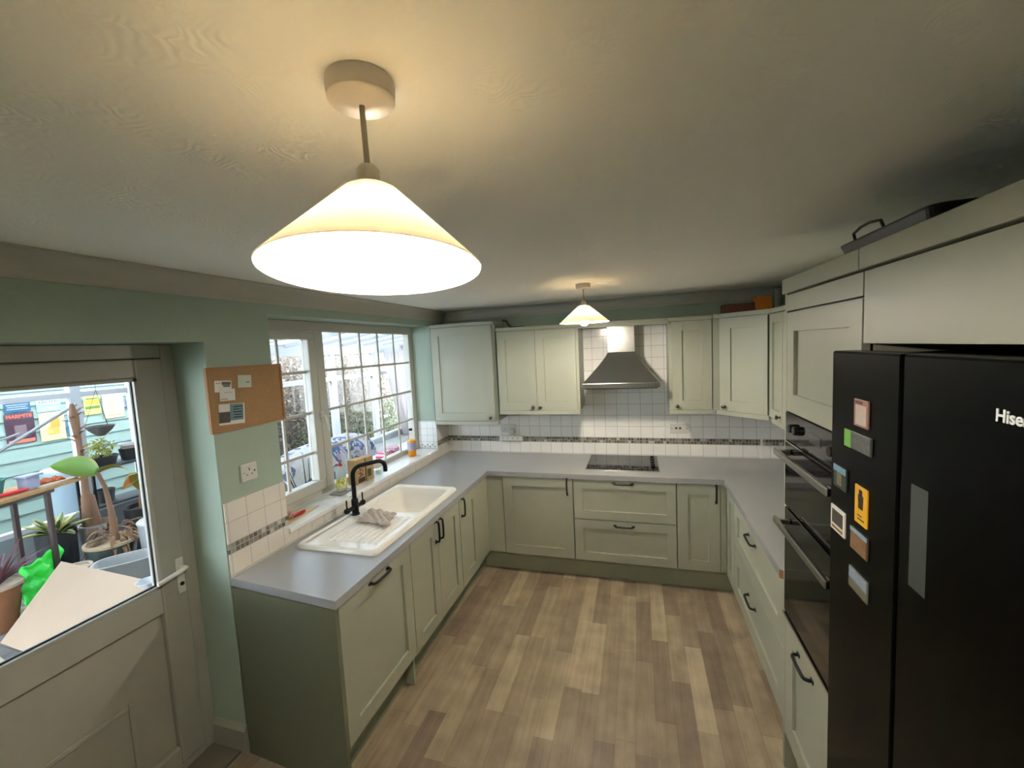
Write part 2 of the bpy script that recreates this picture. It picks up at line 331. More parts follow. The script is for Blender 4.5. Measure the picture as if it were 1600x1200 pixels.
# ================================================================== room shell
CZ = 2.336; RW = 3.13; YR = -5.7; WT = -.27
D0, D1, DZ = -3.50, -2.515, 2.035         # door opening
W0, W1, WZ0, WZ1 = -2.147, -.27, .957, 2.185
b = B(); b.box(-.02, RW+.1, YR-.1, .12, -.1, 0); struct(b, 'floor', 'floor')
b = B(); b.box(WT, RW+.1, YR-.1, .12, CZ, CZ+.1); struct(b, 'ceiling', 'ceil')
b = B()
b.box(WT, 0, YR, D0, -.1, CZ); b.box(WT, 0, D0, D1, DZ, CZ); b.box(WT, 0, D1, W0, -.1, CZ)
b.box(WT, 0, W0, W1, -.1, WZ0); b.box(WT, 0, W0, W1, WZ1, CZ); b.box(WT, 0, W1, .12, -.1, CZ)
struct(b, 'wall_left', 'mint')
b = B(); b.box(0, RW+.1, 0, .12, 0, CZ); struct(b, 'wall_back', 'mint')
b = B(); b.box(RW, RW+.1, YR, 0, 0, CZ); struct(b, 'wall_right', 'mint')
b = B(); b.box(WT, RW+.1, YR-.12, YR, 0, CZ); struct(b, 'wall_front', 'mint')
# coving: concave quarter profile along the walls
def cov(n=8, d=.067, h=.096):
    pts = [(0, 0), (0, -h)] + [(d*(1-math.cos(a))*.92+.004, -h*(math.cos(a*1.0))*.92-.006) for a in [math.pi/2*i/n for i in range(1, n)]] + [(d, 0)]
    return [(0, 0), (0, -h), (.007, -h), (.009, -h+.01)] + [(.009+(d-.016)*(1-math.cos(a)), -h+.01+(h-.018)*math.sin(a)) for a in [math.pi/2*i/n for i in range(1, n+1)]] + [(d, -.006), (d, 0)]
cp = cov()
b = B(); b.prism([(p[0], CZ+p[1]-.0005) for p in cp], YR, 0, 'y'); struct(b, 'trim_1', 'coving')
b = B(); b.prism([(-p[0]-.0005, CZ+p[1]-.0005) for p in cp], .07, RW-.0, 'x'); struct(b, 'trim_2', 'coving')
b = B(); b.prism([(RW-p[0], CZ+p[1]-.0005) for p in cp], YR, 0, 'y'); struct(b, 'trim_3', 'coving')
# skirting on the return beside the door
b = B(); b.prism([(-2.5155, 0), (-2.535, 0), (-2.535, .115), (-2.5225, .14), (-2.5155, .14)], -.195, .014, 'x'); struct(b, 'baseboard_left', 'upvc')
# door threshold strip
b = B(); b.box(-.26, -.021, D0, D1, -.08, .012); struct(b, 'trim_4', mat('grey_threshold', (120, 114, 100), .6))
# tiled splashbacks with mosaic band
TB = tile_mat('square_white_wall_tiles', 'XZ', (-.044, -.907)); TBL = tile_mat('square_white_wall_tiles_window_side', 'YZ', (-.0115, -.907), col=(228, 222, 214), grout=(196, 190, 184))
MB = mosaic_mat('grey_mosaic_band', 'XZ', (0, -1.012)); ML = mosaic_mat('grey_mosaic_band_window_side', 'YZ', (0, -1.012))
b = B(); b.box(.0, 3.129, -.008, -.0002, .90, 1.012); struct(b, 'trim_5', TB)
b = B(); b.prism([(0, 1.063), (3.129, 1.063), (3.129, 1.40), (2.16, 1.40), (2.16, 2.10), (1.43, 2.10), (1.43, 1.40), (0, 1.40)], -.008, -.0002, 'y'); struct(b, 'trim_15', tile_mat('square_white_wall_tiles_upper', 'XZ', (-.044, -.018)))
b = B(); b.box(.0, 3.129, -.0085, -.0002, 1.012, 1.063); struct(b, 'trim_6', MB)
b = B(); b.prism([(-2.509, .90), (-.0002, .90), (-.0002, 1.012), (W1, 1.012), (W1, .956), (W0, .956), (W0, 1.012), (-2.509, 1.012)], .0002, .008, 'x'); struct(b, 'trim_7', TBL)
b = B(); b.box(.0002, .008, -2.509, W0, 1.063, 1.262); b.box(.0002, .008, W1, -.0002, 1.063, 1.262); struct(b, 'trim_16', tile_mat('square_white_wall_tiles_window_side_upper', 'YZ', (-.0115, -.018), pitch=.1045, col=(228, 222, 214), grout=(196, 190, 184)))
b = B(); b.box(.0002, .0085, -2.509, W0, 1.012, 1.063); b.box(.0002, .0085, W1, -.0002, 1.012, 1.063); struct(b, 'trim_8', ML)
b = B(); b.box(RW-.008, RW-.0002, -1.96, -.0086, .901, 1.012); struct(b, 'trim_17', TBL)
b = B(); b.box(RW-.008, RW-.0002, -1.96, -.0086, 1.063, 1.40); struct(b, 'trim_18', tile_mat('square_white_wall_tiles_oven_side', 'YZ', (0, -.018)))
b = B(); b.box(RW-.0085, RW-.0002, -1.96, -.0086, 1.012, 1.063); struct(b, 'trim_19', ML)
# tiled part of the window reveal (back side) with two rows of small dots
b = B(); b.box(-.19, .008, W1-.007, W1-.0002, .988, 1.262); struct(b, 'trim_9', tile_mat('reveal_tiles', 'XZ', (.03, -.99), .066, col=(228, 232, 232), grout=(190, 192, 192)))
b = B()
for i in range(3):
    for j in range(2): x = -.16+i*.055+j*.027; z = 1.02+j*-.018; b.box(x, x+.014, W1-.0085, W1-.0066, z, z+.012)
struct(b, 'trim_10', mat('taupe_dots', (140, 128, 108), .4))
# slim white tile-edge strips in the back wall tiling
for k, x in enumerate((.565, 2.893)):
    b = B(); b.box(x, x+.02, -.014, -.0088, .90, 1.24); struct(b, 'trim_%d' % (11+k), 'white')
# window sill board
b = B(); b.box(-.205, .018, W0+.001, W1-.001, .957, .987); struct(b, 'trim_13', 'white', bevel=.006)

# ---------------------------------------------------------------- window
XW = -.20
b = B()   # outer frame, mullion
b.box(XW-.065, XW, W0+.001, W1-.001, 2.115, WZ1-.001); b.box(XW-.065, XW, W0+.001, W1-.001, .987, 1.03)
b.box(XW-.065, XW, W0+.001, W0+.05, 1.03, 2.115); b.box(XW-.065, XW, -.335, W1-.001, 1.03, 2.115); b.box(XW-.065, XW, -1.575, -1.5, 1.03, 2.115)
wf = struct(b, 'window_1', 'upvc_window', bevel=.004)
b = B(); c0, c1, z0, z1 = W0+.05, -1.6, 1.035, 2.11; w_ = .065
b.box(XW-.05, XW+.018, c0, c1, z0, z0+w_); b.box(XW-.05, XW+.018, c0, c1, z1-w_*.75, z1); b.box(XW-.05, XW+.018, c0, c0+w_, z0+w_, z1-w_*.75); b.box(XW-.05, XW+.018, c1-w_, c1, z0+w_, z1-w_*.75)
b.obj('casement_sash', 'upvc_window', wf, bevel=.006)
b = B(); b.box(XW-.03, XW-.024, -1.5, -.335, 1.03, 2.115); b.obj('window_pane', 'glass', wf)
b = B(); b.box(XW-.03, XW-.024, c0+w_, c1-w_, z0+w_, z1-.05); b.obj('window_pane', 'glass', wf)
g = B()
for z in (1.845, 1.565, 1.295): g.box(XW-.024, XW-.012, -1.5, -.335, z-.009, z+.009)
for y in (-1.298, -1.07, -.827, -.58): g.box(XW-.0245, XW-.0125, y-.009, y+.009, 1.03, 2.115)
g.obj('glazing_bars', 'upvc_window', wf)
g = B()
for z in (1.845, 1.565, 1.295): g.box(XW-.024, XW-.012, c0+w_, c1-w_, z-.009, z+.009)
g.box(XW-.0245, XW-.0125, -1.90, -1.882, z0+w_, z1-.05); g.obj('glazing_bars', 'upvc_window', wf)
b = B(); b.box(XW, XW+.03, -1.612, -1.588, 1.53, 1.57); b.tube([(XW+.028, -1.6, 1.55), (XW+.055, -1.6, 1.54), (XW+.055, -1.585, 1.49), (XW+.05, -1.575, 1.43)], .008, 8); b.obj('window_handle', 'plastic', wf, smooth=60)

# ---------------------------------------------------------------- back door (half glazed)
XD = -.20
b = B()
b.box(XD-.065, XD, D1-.058, D1-.001, .012, DZ-.001); b.box(XD-.065, XD, D0+.001, D0+.058, .012, DZ-.001); b.box(XD-.065, XD, D0+.058, D1-.058, 1.972, DZ-.001); b.box(XD-.065, XD, D0+.058, D1-.058, .012, .05)
b.box(XD-.065, XD-.057, D0+.05, D1-.05, 1.95, 1.98); b.box(XD-.065, XD-.057, D0+.05, D1-.05, .04, .07); b.box(XD-.065, XD-.057, D1-.075, D1-.05, .04, 1.98); b.box(XD-.065, XD-.057, D0+.05, D0+.075, .04, 1.98)
dr = struct(b, 'door_1', 'upvc', bevel=.004)
L0, L1 = D0+.062, D1-.0615; g0, g1, gz0, gz1 = -3.33, -2.69, .93, 1.885
b = B(); xa, xb = XD-.055, XD+.012
b.box(xa, xb, g1, L1, .055, 1.968); b.box(xa, xb, L0, g0, .055, 1.968); b.box(xa, xb, g0, g1, gz1, 1.968); b.box(xa, xb, g0, g1, .805, gz0); b.box(xa, xb, g0, g1, .055, .145)
b.obj('door_leaf', 'upvc', dr, bevel=.008)
b = B(); b.box(XD-.045, XD-.012, g0, g1, .145, .805)
u0, u1, v0, v1 = -3.16, -2.86, .22, .475       # raised moulding on the panel
for a in ((u0, u1, v1, v1+.022), (u0, u1, v0-.022, v0), (u0-.022, u0, v0-.022, v1+.022), (u1, u1+.022, v0-.022, v1+.022)): b.box(XD-.012, XD-.002, *a)
b.obj('lower_panel', 'upvc', dr, bevel=.004)
b = B(); b.box(XD-.03, XD-.024, g0, g1, gz0, gz1); b.obj('door_pane', 'glass', dr)
b = B(); t = .012
b.box(XD-.006, XD+.016, g0, g1, gz0-.001, gz0+t); b.box(XD-.006, XD+.016, g0, g1, gz1-t, gz1); b.box(XD-.006, XD+.016, g1-t, g1, gz0, gz1); b.box(XD-.006, XD+.016, g0, g0+t, gz0, gz1); b.obj('glazing_bead', 'upvc', dr)
b = B(); b.box(XD-.008, XD+.0005, g0+t, g1-t, gz0+t, gz0+t+.006); b.box(XD-.008, XD+.0005, g1-t-.005, g1-t, gz0+t, gz1-t); b.obj('glazing_gasket', 'black', dr)
b = B(); b.box(xb, xb+.009, -2.625, -2.592, .86, 1.03); b.tube([(xb+.008, -2.608, .985), (xb+.045, -2.608, .985), (xb+.052, -2.63, .985), (xb+.05, -2.735, .972)], [.012, .012, .0115, .009], 12); hd = b.obj('door_handle', 'plastic', dr, smooth=60, bevel=.002)
b = B(Matrix.Translation((xb+.009, -2.608, .905)) @ Matrix.Rotation(math.pi/2, 4, 'Y')); b.lathe([(.009, 0), (.009, .004), (.004, .005)], n=16); b.obj('keyhole', 'black', hd)

# ================================================================== kitchen furniture
def shaker(F, u0, u1, z0, z1, parent, name='door', fr=.078, th=.02, m='sage'):
    b = B(F); g = .0015; u0 += g; u1 -= g; z0 += g; z1 -= g
    a = [(u0, z0), (u1, z0), (u1, z1), (u0, z1)]; i = [(u0+fr, z0+fr), (u1-fr, z0+fr), (u1-fr, z1-fr), (u0+fr, z1-fr)]; k = .0004; rec = .012
    j = [(i[0][0]+k, i[0][1]+k), (i[1][0]-k, i[1][1]+k), (i[2][0]-k, i[2][1]-k), (i[3][0]+k, i[3][1]-k)]
    A = b.vs([(p[0], 0, p[1]) for p in a]); Bv = b.vs([(p[0], th, p[1]) for p in a]); Iv = b.vs([(p[0], th, p[1]) for p in i]); J = b.vs([(p[0], th-rec, p[1]) for p in j])
    b.f(A)
    for q in range(4):
        r = (q+1) % 4; b.f([A[q], A[r], Bv[r], Bv[q]]); b.f([Bv[q], Bv[r], Iv[r], Iv[q]]); b.f([Iv[q], Iv[r], J[r], J[q]])
    b.f(J); return b.obj(name, m, parent)
def handle(F, u, z, parent, vert=True, L=.135, out=.02):
    b = B(F); h = L/2; o = out+.0005
    pr = [(-h, 0), (-h+.002, .016), (-h+.006, .024), (-h+.016, .0275), (0, .029), (h-.016, .0275), (h-.006, .024), (h-.002, .016), (h, 0)]
    pts = [((u, o+q, z+p) if vert else (u+p, o+q, z)) for p, q in pr]
    b.tube(pts, .0066, 8)
    for s_ in (-1, 1):
        if vert: b.box(u-.007, u+.007, o, o+.004, z+s_*h-.012, z+s_*h+.012)
        else: b.box(u+s_*h-.012, u+s_*h+.012, o, o+.004, z-.007, z+.007)
    return b.obj('handle', 'black', parent, smooth=60)
def knob(F, u, z, parent, out=.02):
    b = B(F @ Matrix.Translation((u, out+.0005, z)) @ Matrix.Rotation(-math.pi/2, 4, 'X')); b.lathe([(.009, 0), (.0075, .004), (.0055, .011), (.011, .018), (.0155, .023), (.015, .028), (.008, .032), (.001, .033)], n=20)
    return b.obj('knob', 'pewter', parent, smooth=50)
ZB0, ZB1 = .18, .857
def base(F, u0, u1, name, label, loc, depth=.56, cat='cabinet'):
    t = thing(name, label, cat, loc); b = B(F); b.box(u0+.001, u1-.001, -depth, 0, ZB0-.01, ZB1-.001); b.obj('cabinet_body', 'sage', t); return t

XL = .625; YB = -.625; XR = 2.535          # carcass front planes (doors stand .02 proud)
fl, fb, fr_ = FL(XL), FB(YB), FR(XR)
# window run
t = base(fl, -2.50, -1.945, 'dishwasher', 'integrated dishwasher behind the wide sage door beside the green end panel', (XL, -2.24, 0), cat='dishwasher')
d = shaker(fl, -2.545, -1.945, ZB0+.012, ZB1, t); handle(fl, -2.245, .835, d, vert=False, L=.15)
t = base(fl, -1.943, -1.247, 'base_cabinet', 'sage base cabinet with two doors and paired black handles under the sink bowl', (XL, -1.59, 0), depth=.02)
for a in ((-1.942, -1.925), (-1.265, -1.248)): b = B(fl); b.box(*a, -.06, -.021, ZB0-.01, ZB1-.001); b.obj('side_panel', 'sage', t)
d = shaker(fl, -1.94, -1.60, ZB0+.005, ZB1, t); handle(fl, -1.628, .79, d)
d = shaker(fl, -1.60, -1.25, ZB0+.005, ZB1, t); handle(fl, -1.572, .79, d)
t = base(fl, -1.245, -.905, 'base_cabinet', 'narrow sage base cabinet right of the sink cabinet, single door with one handle', (XL, -1.07, 0), depth=.05)
d = shaker(fl, -1.245, -.905, ZB0+.005, ZB1, t); handle(fl, -1.207, .79, d)
b = B(fl); b.box(-.903, -.6375, -.005, .012, ZB0, ZB1); o = b.obj('corner_filler', 'sage'); tag(o, 'plain sage filler panel in the left inner corner, on the window side', 'filler panel')
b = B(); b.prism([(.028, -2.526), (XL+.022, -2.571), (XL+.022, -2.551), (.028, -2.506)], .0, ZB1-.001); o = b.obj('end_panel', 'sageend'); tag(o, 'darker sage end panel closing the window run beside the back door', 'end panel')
# hob run
b = B(fb); b.box(.6375, .783, -.005, .012, ZB0, ZB1); o = b.obj('corner_filler', 'sage'); tag(o, 'sage filler panel in the left inner corner, facing the room beside the first hob-run door', 'filler panel')
t = base(fb, .785, 1.382, 'base_cabinet', 'sage base cabinet with one wide door, left of the drawers under the hob', (1.08, YB, 0))
d = shaker(fb, .787, 1.381, ZB0, ZB1, t); handle(fb, 1.338, .795, d)
t = base(fb, 1.387, 2.170, 'drawer_cabinet', 'sage two drawer cabinet directly under the hob', (1.78, YB, 0), cat='drawer unit')
for a, c, hz in ((ZB0, .525, .49), (.529, ZB1, .835)):
    d = shaker(fb, 1.387, 2.17, a, c, t, 'drawer', fr=.07); handle(fb, 1.78, hz, d, vert=False, L=.14)
t = base(fb, 2.174, 2.474, 'base_cabinet', 'narrow sage base cabinet right of the hob drawers, handle at its top right', (2.32, YB, 0))
d = shaker(fb, 2.174, 2.474, ZB0, ZB1, t); handle(fb, 2.446, .79, d)
b = B(fb); b.box(2.476, 2.517, -.005, .014, ZB0, ZB1); o = b.obj('corner_filler', 'sage'); tag(o, 'slim sage filler strip in the right inner corner beside the narrow door', 'filler panel')
# oven run
t = base(fr_, -.905, -.667, 'base_cabinet', 'very narrow sage base cabinet in the right corner, left of the big drawers', (XR, -.78, 0))
shaker(fr_, -.905, -.667, ZB0, ZB1, t)
t = base(fr_, -1.94, -.909, 'drawer_cabinet', 'wide sage two drawer cabinet between the right corner and the double oven', (XR, -1.42, 0), cat='drawer unit')
for a, c, hz in ((ZB0, .525, .41), (.529, ZB1, .78)):
    d = shaker(fr_, -1.94, -.909, a, c, t, 'drawer', fr=.09); handle(fr_, -1.385, hz, d, vert=False, L=.15)
# plinths
for nm_, bx, lab in (('window', (.545, .563, -2.549, -.55), 'sage plinth board along the floor under the window run'), ('hob', (.565, 2.60, -.563, -.545), 'sage plinth board along the floor under the hob run'), ('oven', (2.602, 2.62, -1.955, -.545), 'sage plinth board along the floor under the drawers of the oven run')):
    b = B(); b.box(*bx, 0.0005, .169); o = b.obj('plinth', 'plinth'); tag(o, lab, 'plinth')
b = B(); b.box(.564, .62, -1.952, -1.936, .0005, .169); o = b.obj('plinth_return', 'sage'); tag(o, 'short upright plinth return beside the dishwasher door foot', 'plinth')
b = B(); b.box(1.655, 1.79, -.567, -.5635, .004, .012); o = b.obj('heater_grille', 'chrome'); tag(o, 'small bright metal strip at the foot of the hob-run plinth', 'strip')

# worktop: one U with a sink cut-out
WA, WB, WC = .655, -.655, 2.50; zt0, zt1 = .860, .90
b = B()
b.prism([(.0005, -2.513), (WA, -2.572), (WA, -2.165), (.0005, -2.165)], zt0, zt1); b.box(.0005, .105, -2.165, -1.185, zt0, zt1); b.box(.575, WA, -2.165, -1.185, zt0, zt1); b.box(.0005, WA, -1.185, WB, zt0, zt1)
b.box(.0005, RW-.009, WB, -.0095, zt0, zt1); b.box(WC, RW-.009, -1.935, WB, zt0, zt1)
b.prism([(WC, -1.935), (RW-.001, -1.935), (RW-.001, -1.962), (WC+.04, -1.962)], zt0, zt1)
wt = b.obj('worktop', 'worktop'); tag(wt, 'continuous U shaped grey speckled worktop', 'worktop')
b = B(); b.prism([(WC-.003, -1.9355), (WC+.0, -1.9355), (WC+.04, -1.9625), (WC+.034, -1.965)], zt0+.0, zt1-.002); b.obj('raw_edge', 'core', wt)['label'] = 'bare brown chipboard edge'
# silicone bead
b = B(); b.box(.0086, .016, -2.509, -.009, .9002, .905); o = b.obj('sealant_bead', 'plastic'); tag(o, 'thin white sealant line where the window side tiles meet the worktop', 'sealant')

# ---------------------------------------------------------------- sink
S = thing('sink', 'white ceramic sink with ribbed drainer set in the grey worktop', 'sink', (.33, -1.68, .90))
def rr(x0, x1, y0, y1, r, n=5):
    P = []
    for cx, cy, a0 in ((x1-r, y1-r, 0), (x0+r, y1-r, 90), (x0+r, y0+r, 180), (x1-r, y0+r, 270)):
        for i in range(n+1): a = math.radians(a0 + 90*i/n); P.append((cx+r*math.cos(a), cy+r*math.sin(a)))
    return P
sx0, sx1, sy0, sy1 = .085, .595, -2.19, -1.145
bx0, bx1, by0, by1 = .13, .55, -1.655, -1.182        # bowl
b = B()
rim = [[(x, y, z) for x, y in rr(sx0+i, sx1-i, sy0+i, sy1-i, .03)] for i, z in ((0, .9005), (0, .914), (.006, .922), (.014, .924), (.024, .921), (.03, .914))]
b.rings(rim, False, False)
# deck between rim and bowl opening: drainer half + strips
def grid(b, xs, ys, zf):
    V = [[b.bm.verts.new((x, y, zf(x, y))) for x in xs] for y in ys]
    for i in range(len(ys)-1):
        for j in range(len(xs)-1): b.f([V[i][j], V[i][j+1], V[i+1][j+1], V[i+1][j]])
dx0, dx1, dy0, dy1 = sx0+.03, sx1-.03, sy0+.03, sy1-.03
def dz(x, y):
    if x > .19 and x < .53 and y < -1.72 and y > -2.08:
        u = (x-.19)/.34; k = math.sin((x-.19)/.34*math.pi*18)
        e = min(1, (y+2.08+.25*abs(u-.5)*.6)/.04, (-1.72-y)/.04); e = max(0, e)
        return .914 - .004 + .0035*k*e - .002
    return .914 - .003*min(1, max(0, (-1.67-y)*10))
n_ = 110
grid(b, [dx0+(dx1-dx0)*i/n_ for i in range(n_+1)], [dy0+(by0-.0-dy0)*i/40 for i in range(41)], dz)
for a in ((dx0, bx0, by0, dy1), (bx1, dx1, by0, dy1), (bx0, bx1, by1, dy1)): grid(b, [a[0], a[1]], [a[2], a[3]], lambda x, y: .914)
bowl = [[(x, y, z) for x, y in rr(bx0+i, bx1-i, by0+i, by1-i, max(.012, .05-i*.3), 4)] for i, z in ((.0, .914), (.004, .908), (.012, .86), (.02, .76), (.035, .735), (.06, .73))]
b.rings(bowl, False, True)
# fillets from square opening corners to the rounded bowl
for cx, cy, sx_, sy_ in ((bx0, by0, 1, 1), (bx1, by0, -1, 1), (bx0, by1, 1, -1), (bx1, by1, -1, -1)):
    v = [(cx, cy, .914)] + [(cx+sx_*(.05-.05*math.cos(math.radians(a))), cy+sy_*(.05-.05*math.sin(math.radians(a))), .914) for a in (0, 22.5, 45, 67.5, 90)]
    V = b.vs(v)
    for i in range(1, 5): b.f([V[0], V[i], V[i+1]])
b.obj('basin', 'ceramic', S, smooth=45)
b = B(); b.lathe([(.04, .7305), (.04, .734), (.03, .733), (.028, .7315), (.001, .7315)], (.36, -1.39, 0), 24); b.obj('waste', 'chrome', S, smooth=40)
# bowl divider ridge seen in the far left corner of the bowl
# ---------------------------------------------------------------- tap
T = thing('mixer_tap', 'matt black bridge style mixer tap with square swan neck, behind the sink', 'tap', (.135, -1.73, .914))
tx, ty = .135, -1.73
b = B(); b.lathe([(.026, .912), (.026, .92), (.022, .923), (.022, 1.01), (.0195, 1.015), (.016, 1.018)], (tx, ty, 0), 24); b.obj('tap_body', 'black', T, smooth=40)
b = B(); e = (.255, -1.545); dxy = Vector((e[0]-tx, e[1]-ty)); Ls = dxy.length; dxy /= Ls
P = [(0, 1.015), (0, 1.17)] + [(.055*(1-math.cos(math.radians(a))), 1.17+.055*math.sin(math.radians(a))) for a in (15, 30, 45, 60, 75, 90)] + [(Ls-.05, 1.228)] + [(Ls-.05+.05*math.sin(math.radians(a)), 1.178+.05*math.cos(math.radians(a))) for a in (20, 40, 60, 80, 90)] + [(Ls, 1.148)]
b.tube([(tx+dxy.x*r, ty+dxy.y*r, z) for r, z in P], .0145, 14); b.obj('spout', 'black', T, smooth=50)
for sgn, nm_ in ((-1, 0), (1, 1)):
    hx = (tx-.02*sgn*0, ty+sgn*.02)
    b = B(); a = Vector((-.35*sgn*-1*0, sgn, 0)).normalized(); q = Vector((tx, ty, .963)) + a*.018; r_ = q + a*.05
    b.tube([q, r_], .0125, 14); b.lathe([(.017, 0), (.018, .004), (.018, .02), (.015, .024)], tuple(r_), 18, ax=Matrix.Rotation(-sgn*math.pi/2, 4, 'X')); v = r_ + a*.012
    b.tube([v+Vector((0, 0, .014)), v+Vector((0, 0, .068))], .005, 8); b.obj('tap_lever', 'black', T, smooth=50)
# dish cloth draped on the drainer
b = B(); n1, n2 = 40, 30; rnd = random.Random(4); V = []
for i in range(n1+1):
    row = []
    for j in range(n2+1):
        u, v = i/n1, j/n2
        x = .225+.225*u + .016*math.sin(v*5+1)-.02*v*u; y = -1.875+.165*v + .022*math.sin(u*4+.6) + .02*u
        z = .934 + .007*math.sin(u*9+v*4)*math.sin(v*6+.5) + .006*math.sin(u*21+v*13) + .004*math.sin(v*31-u*7) + .006*max(0, u-.75)*4*math.sin(v*14)
        ed = min(u, 1-u, v, 1-v); z = z - (.016 if ed < .001 else .006 if ed < .04 else 0)
        row.append(b.bm.verts.new((x, y, max(z, .921))))
    V.append(row)
for i in range(n1):
    for j in range(n2): b.f([V[i][j], V[i+1][j], V[i+1][j+1], V[i][j+1]])
o = b.obj('dish_cloth', mat('beige_cloth', (206, 192, 178), .95, var=.12, vs=12, bump=.5, bs=260), smooth=60, solid=.008); tag(o, 'crumpled beige dish cloth lying on the sink drainer', 'cloth')

# ---------------------------------------------------------------- hob
H = thing('hob', 'black glass electric hob set in the worktop below the extractor hood', 'hob', (1.765, -.27, .90))
hx0, hx1, hy0, hy1 = 1.475, 2.058, -.525, -.035
b = B(); b.box(hx0, hx1, hy0+.006, hy1, .9003, .906); b.obj('glass_plate', 'blackgl', H, bevel=.0015)
b = B(); b.box(hx0-.002, hx1+.002, hy0, hy0+.0058, .9003, .907); b.obj('front_trim', 'chrome', H)
ring = mat('printed_zone_ring', (88, 88, 92), .3)
for cx, cy, r in ((1.61, -.16, .085), (1.60, -.37, .07), (1.85, -.16, .07), (1.85, -.385, .085)):
    b = B(); n = 40
    b.rings([[(cx+q*math.cos(2*math.pi*i/n), cy+q*math.sin(2*math.pi*i/n), z) for i in range(n)] for q, z in ((r, .9062), (r, .9065), (r-.004, .9065), (r-.004, .9062))], closed=True); b.obj('cooking_zone', ring, H)
for k in range(4):
    b = B(); b.lathe([(.017, .9062), (.016, .924), (.013, .927), (.001, .927)], (2.015, -.12-k*.085, 0), 18); b.obj('control_knob', 'black', H, smooth=40)

# ---------------------------------------------------------------- hood
H = thing('extractor_hood', 'stainless steel chimney hood over the hob between the wall cabinets', 'hood', (1.77, -.25, 1.55))
b = B(); b.box(1.462, 2.078, -.46, -.009, 1.57, 1.612); b.obj('canopy_rim', 'steel', H, bevel=.003)
b = B()
secs = []
for k in range(9):
    t_ = k/8; s_ = (1-t_)**1.18
    secs.append((1.663-.198*s_, 1.893+.182*s_, -.235-.22*s_, 1.612+.243*t_))
b.rings([[(x0, y0, z), (x1, y0, z), (x1, -.009, z), (x0, -.009, z)] for x0, x1, y0, z in secs]); b.obj('canopy', 'darksteel', H, smooth=30)
b = B(); b.box(1.663, 1.893, -.235, -.009, 1.855, 2.087); b.obj('chimney', 'steel', H, bevel=.004)
b = B(); b.box(1.48, 2.06, -.44, -.03, 1.562, 1.5695); b.obj('filter', mat('grease_filter', (90, 90, 90), .4, .8), H)

# ---------------------------------------------------------------- wall cabinets
def wallcab(name, label, F, u0, u1, z0, z1, depth, doors, dz0, dz1, knobs, loc, fr=.075, cor=(0, 0), ctop=.0):
    t = thing(name, label, 'wall cabinet', loc)
    b = B(F); b.box(u0, u1, -depth, 0, z0+.035, z1-.02); b.obj('cabinet_body', 'sage', t)
    b = B(F); b.box(u0-cor[0], u1+cor[1], -depth, .03, z1-.0195, z1+.012); b.obj('cornice', 'sage', t, bevel=.003)
    b = B(F); b.box(u0, u1, -.02, .022, z0, z0+.0345); b.obj('light_pelmet', 'sage', t, bevel=.003)
    for (a, c), k in zip(doors, knobs):
        d = shaker(F, a, c, dz0, dz1, t, fr=fr)
        if k is not None: knob(F, k, dz0+.033, d)
    return t
wallcab('wall_cabinet', 'tall deep sage wall cabinet beside the window, lower than its neighbours', FB(-.28), .012, .66, 1.232, 2.18, .27, [(.018, .632)], 1.268, 2.158, [.592], (.33, -.15, 1.232), cor=(0, .0))
wallcab('wall_cabinet', 'sage wall cabinet with two doors and paired knobs, left of the hood', FB(-.31), .688, 1.425, 1.335, 2.108, .30, [(.69, 1.045), (1.045, 1.402)], 1.37, 2.086, [1.012, 1.078], (1.05, -.15, 1.335))
wallcab('wall_cabinet', 'narrow sage wall cabinet with one door, right of the hood', FB(-.31), 2.155, 2.478, 1.335, 2.108, .30, [(2.178, 2.476)], 1.37, 2.086, [2.212], (2.32, -.15, 1.335))
b = B(); b.box(1.4265, 2.1535, -.34, -.30, 2.075, 2.12); b.box(1.4265, 2.1535, -.30, -.24, 2.09, 2.12); b.box(1.4265, 1.655, -.24, -.009, 2.09, 2.12); b.box(1.90, 2.1535, -.24, -.009, 2.09, 2.12)
o = b.obj('bridging_shelf', 'sage'); tag(o, 'sage cornice shelf bridging the wall cabinets above the extractor hood', 'shelf')
# diagonal corner cabinet
t = thing('corner_wall_cabinet', 'sage diagonal wall cabinet in the back right corner', 'wall cabinet', (2.8, -.3, 1.335))
px, py = 2.535, -.33; qx, qy = 2.805, -.60
b = B(); b.prism([(2.482, -.009), (2.482, -.328), (2.53, -.328), (qx+.01, -.612+.004), (RW-.002, -.608), (RW-.002, -.009)], 1.37, 2.09); b.obj('cabinet_body', 'sage', t)
b = B(); b.prism([(2.481, -.009), (2.481, -.345), (2.53, -.36), (qx-.01, -.64), (2.79, -.70), (RW-.002, -.70), (RW-.002, -.009)], 2.091, 2.122); b.obj('cornice', 'sage', t)
dl = math.hypot(qx-px, qy-py); a1 = Vector(((qx-px)/dl, (qy-py)/dl, 0)); a2 = Vector((a1.y, -a1.x, 0)); a2 = -a2 if a2.y > 0 else a2
FD = Matrix(((a1.x, a2.x, 0, px), (a1.y, a2.y, 0, py), (0, 0, 1, 0), (0, 0, 0, 1)))
d = shaker(FD, .018, dl, 1.37, 2.086, t); knob(FD, .052, 1.403, d)
b = B(FD); b.box(-.02, dl+.01, .0, .022, 1.335, 1.3695); b.obj('light_pelmet', 'sage', t)
wallcab('wall_cabinet', 'sage wall cabinet on the right wall, mostly hidden by the oven housing', FR(2.815), -1.30, -.705, 1.335, 2.108, .31, [(-.92, -.64), (-1.298, -.922)], 1.37, 2.086, [-.888, None], (2.97, -1.0, 1.335), fr=.06)
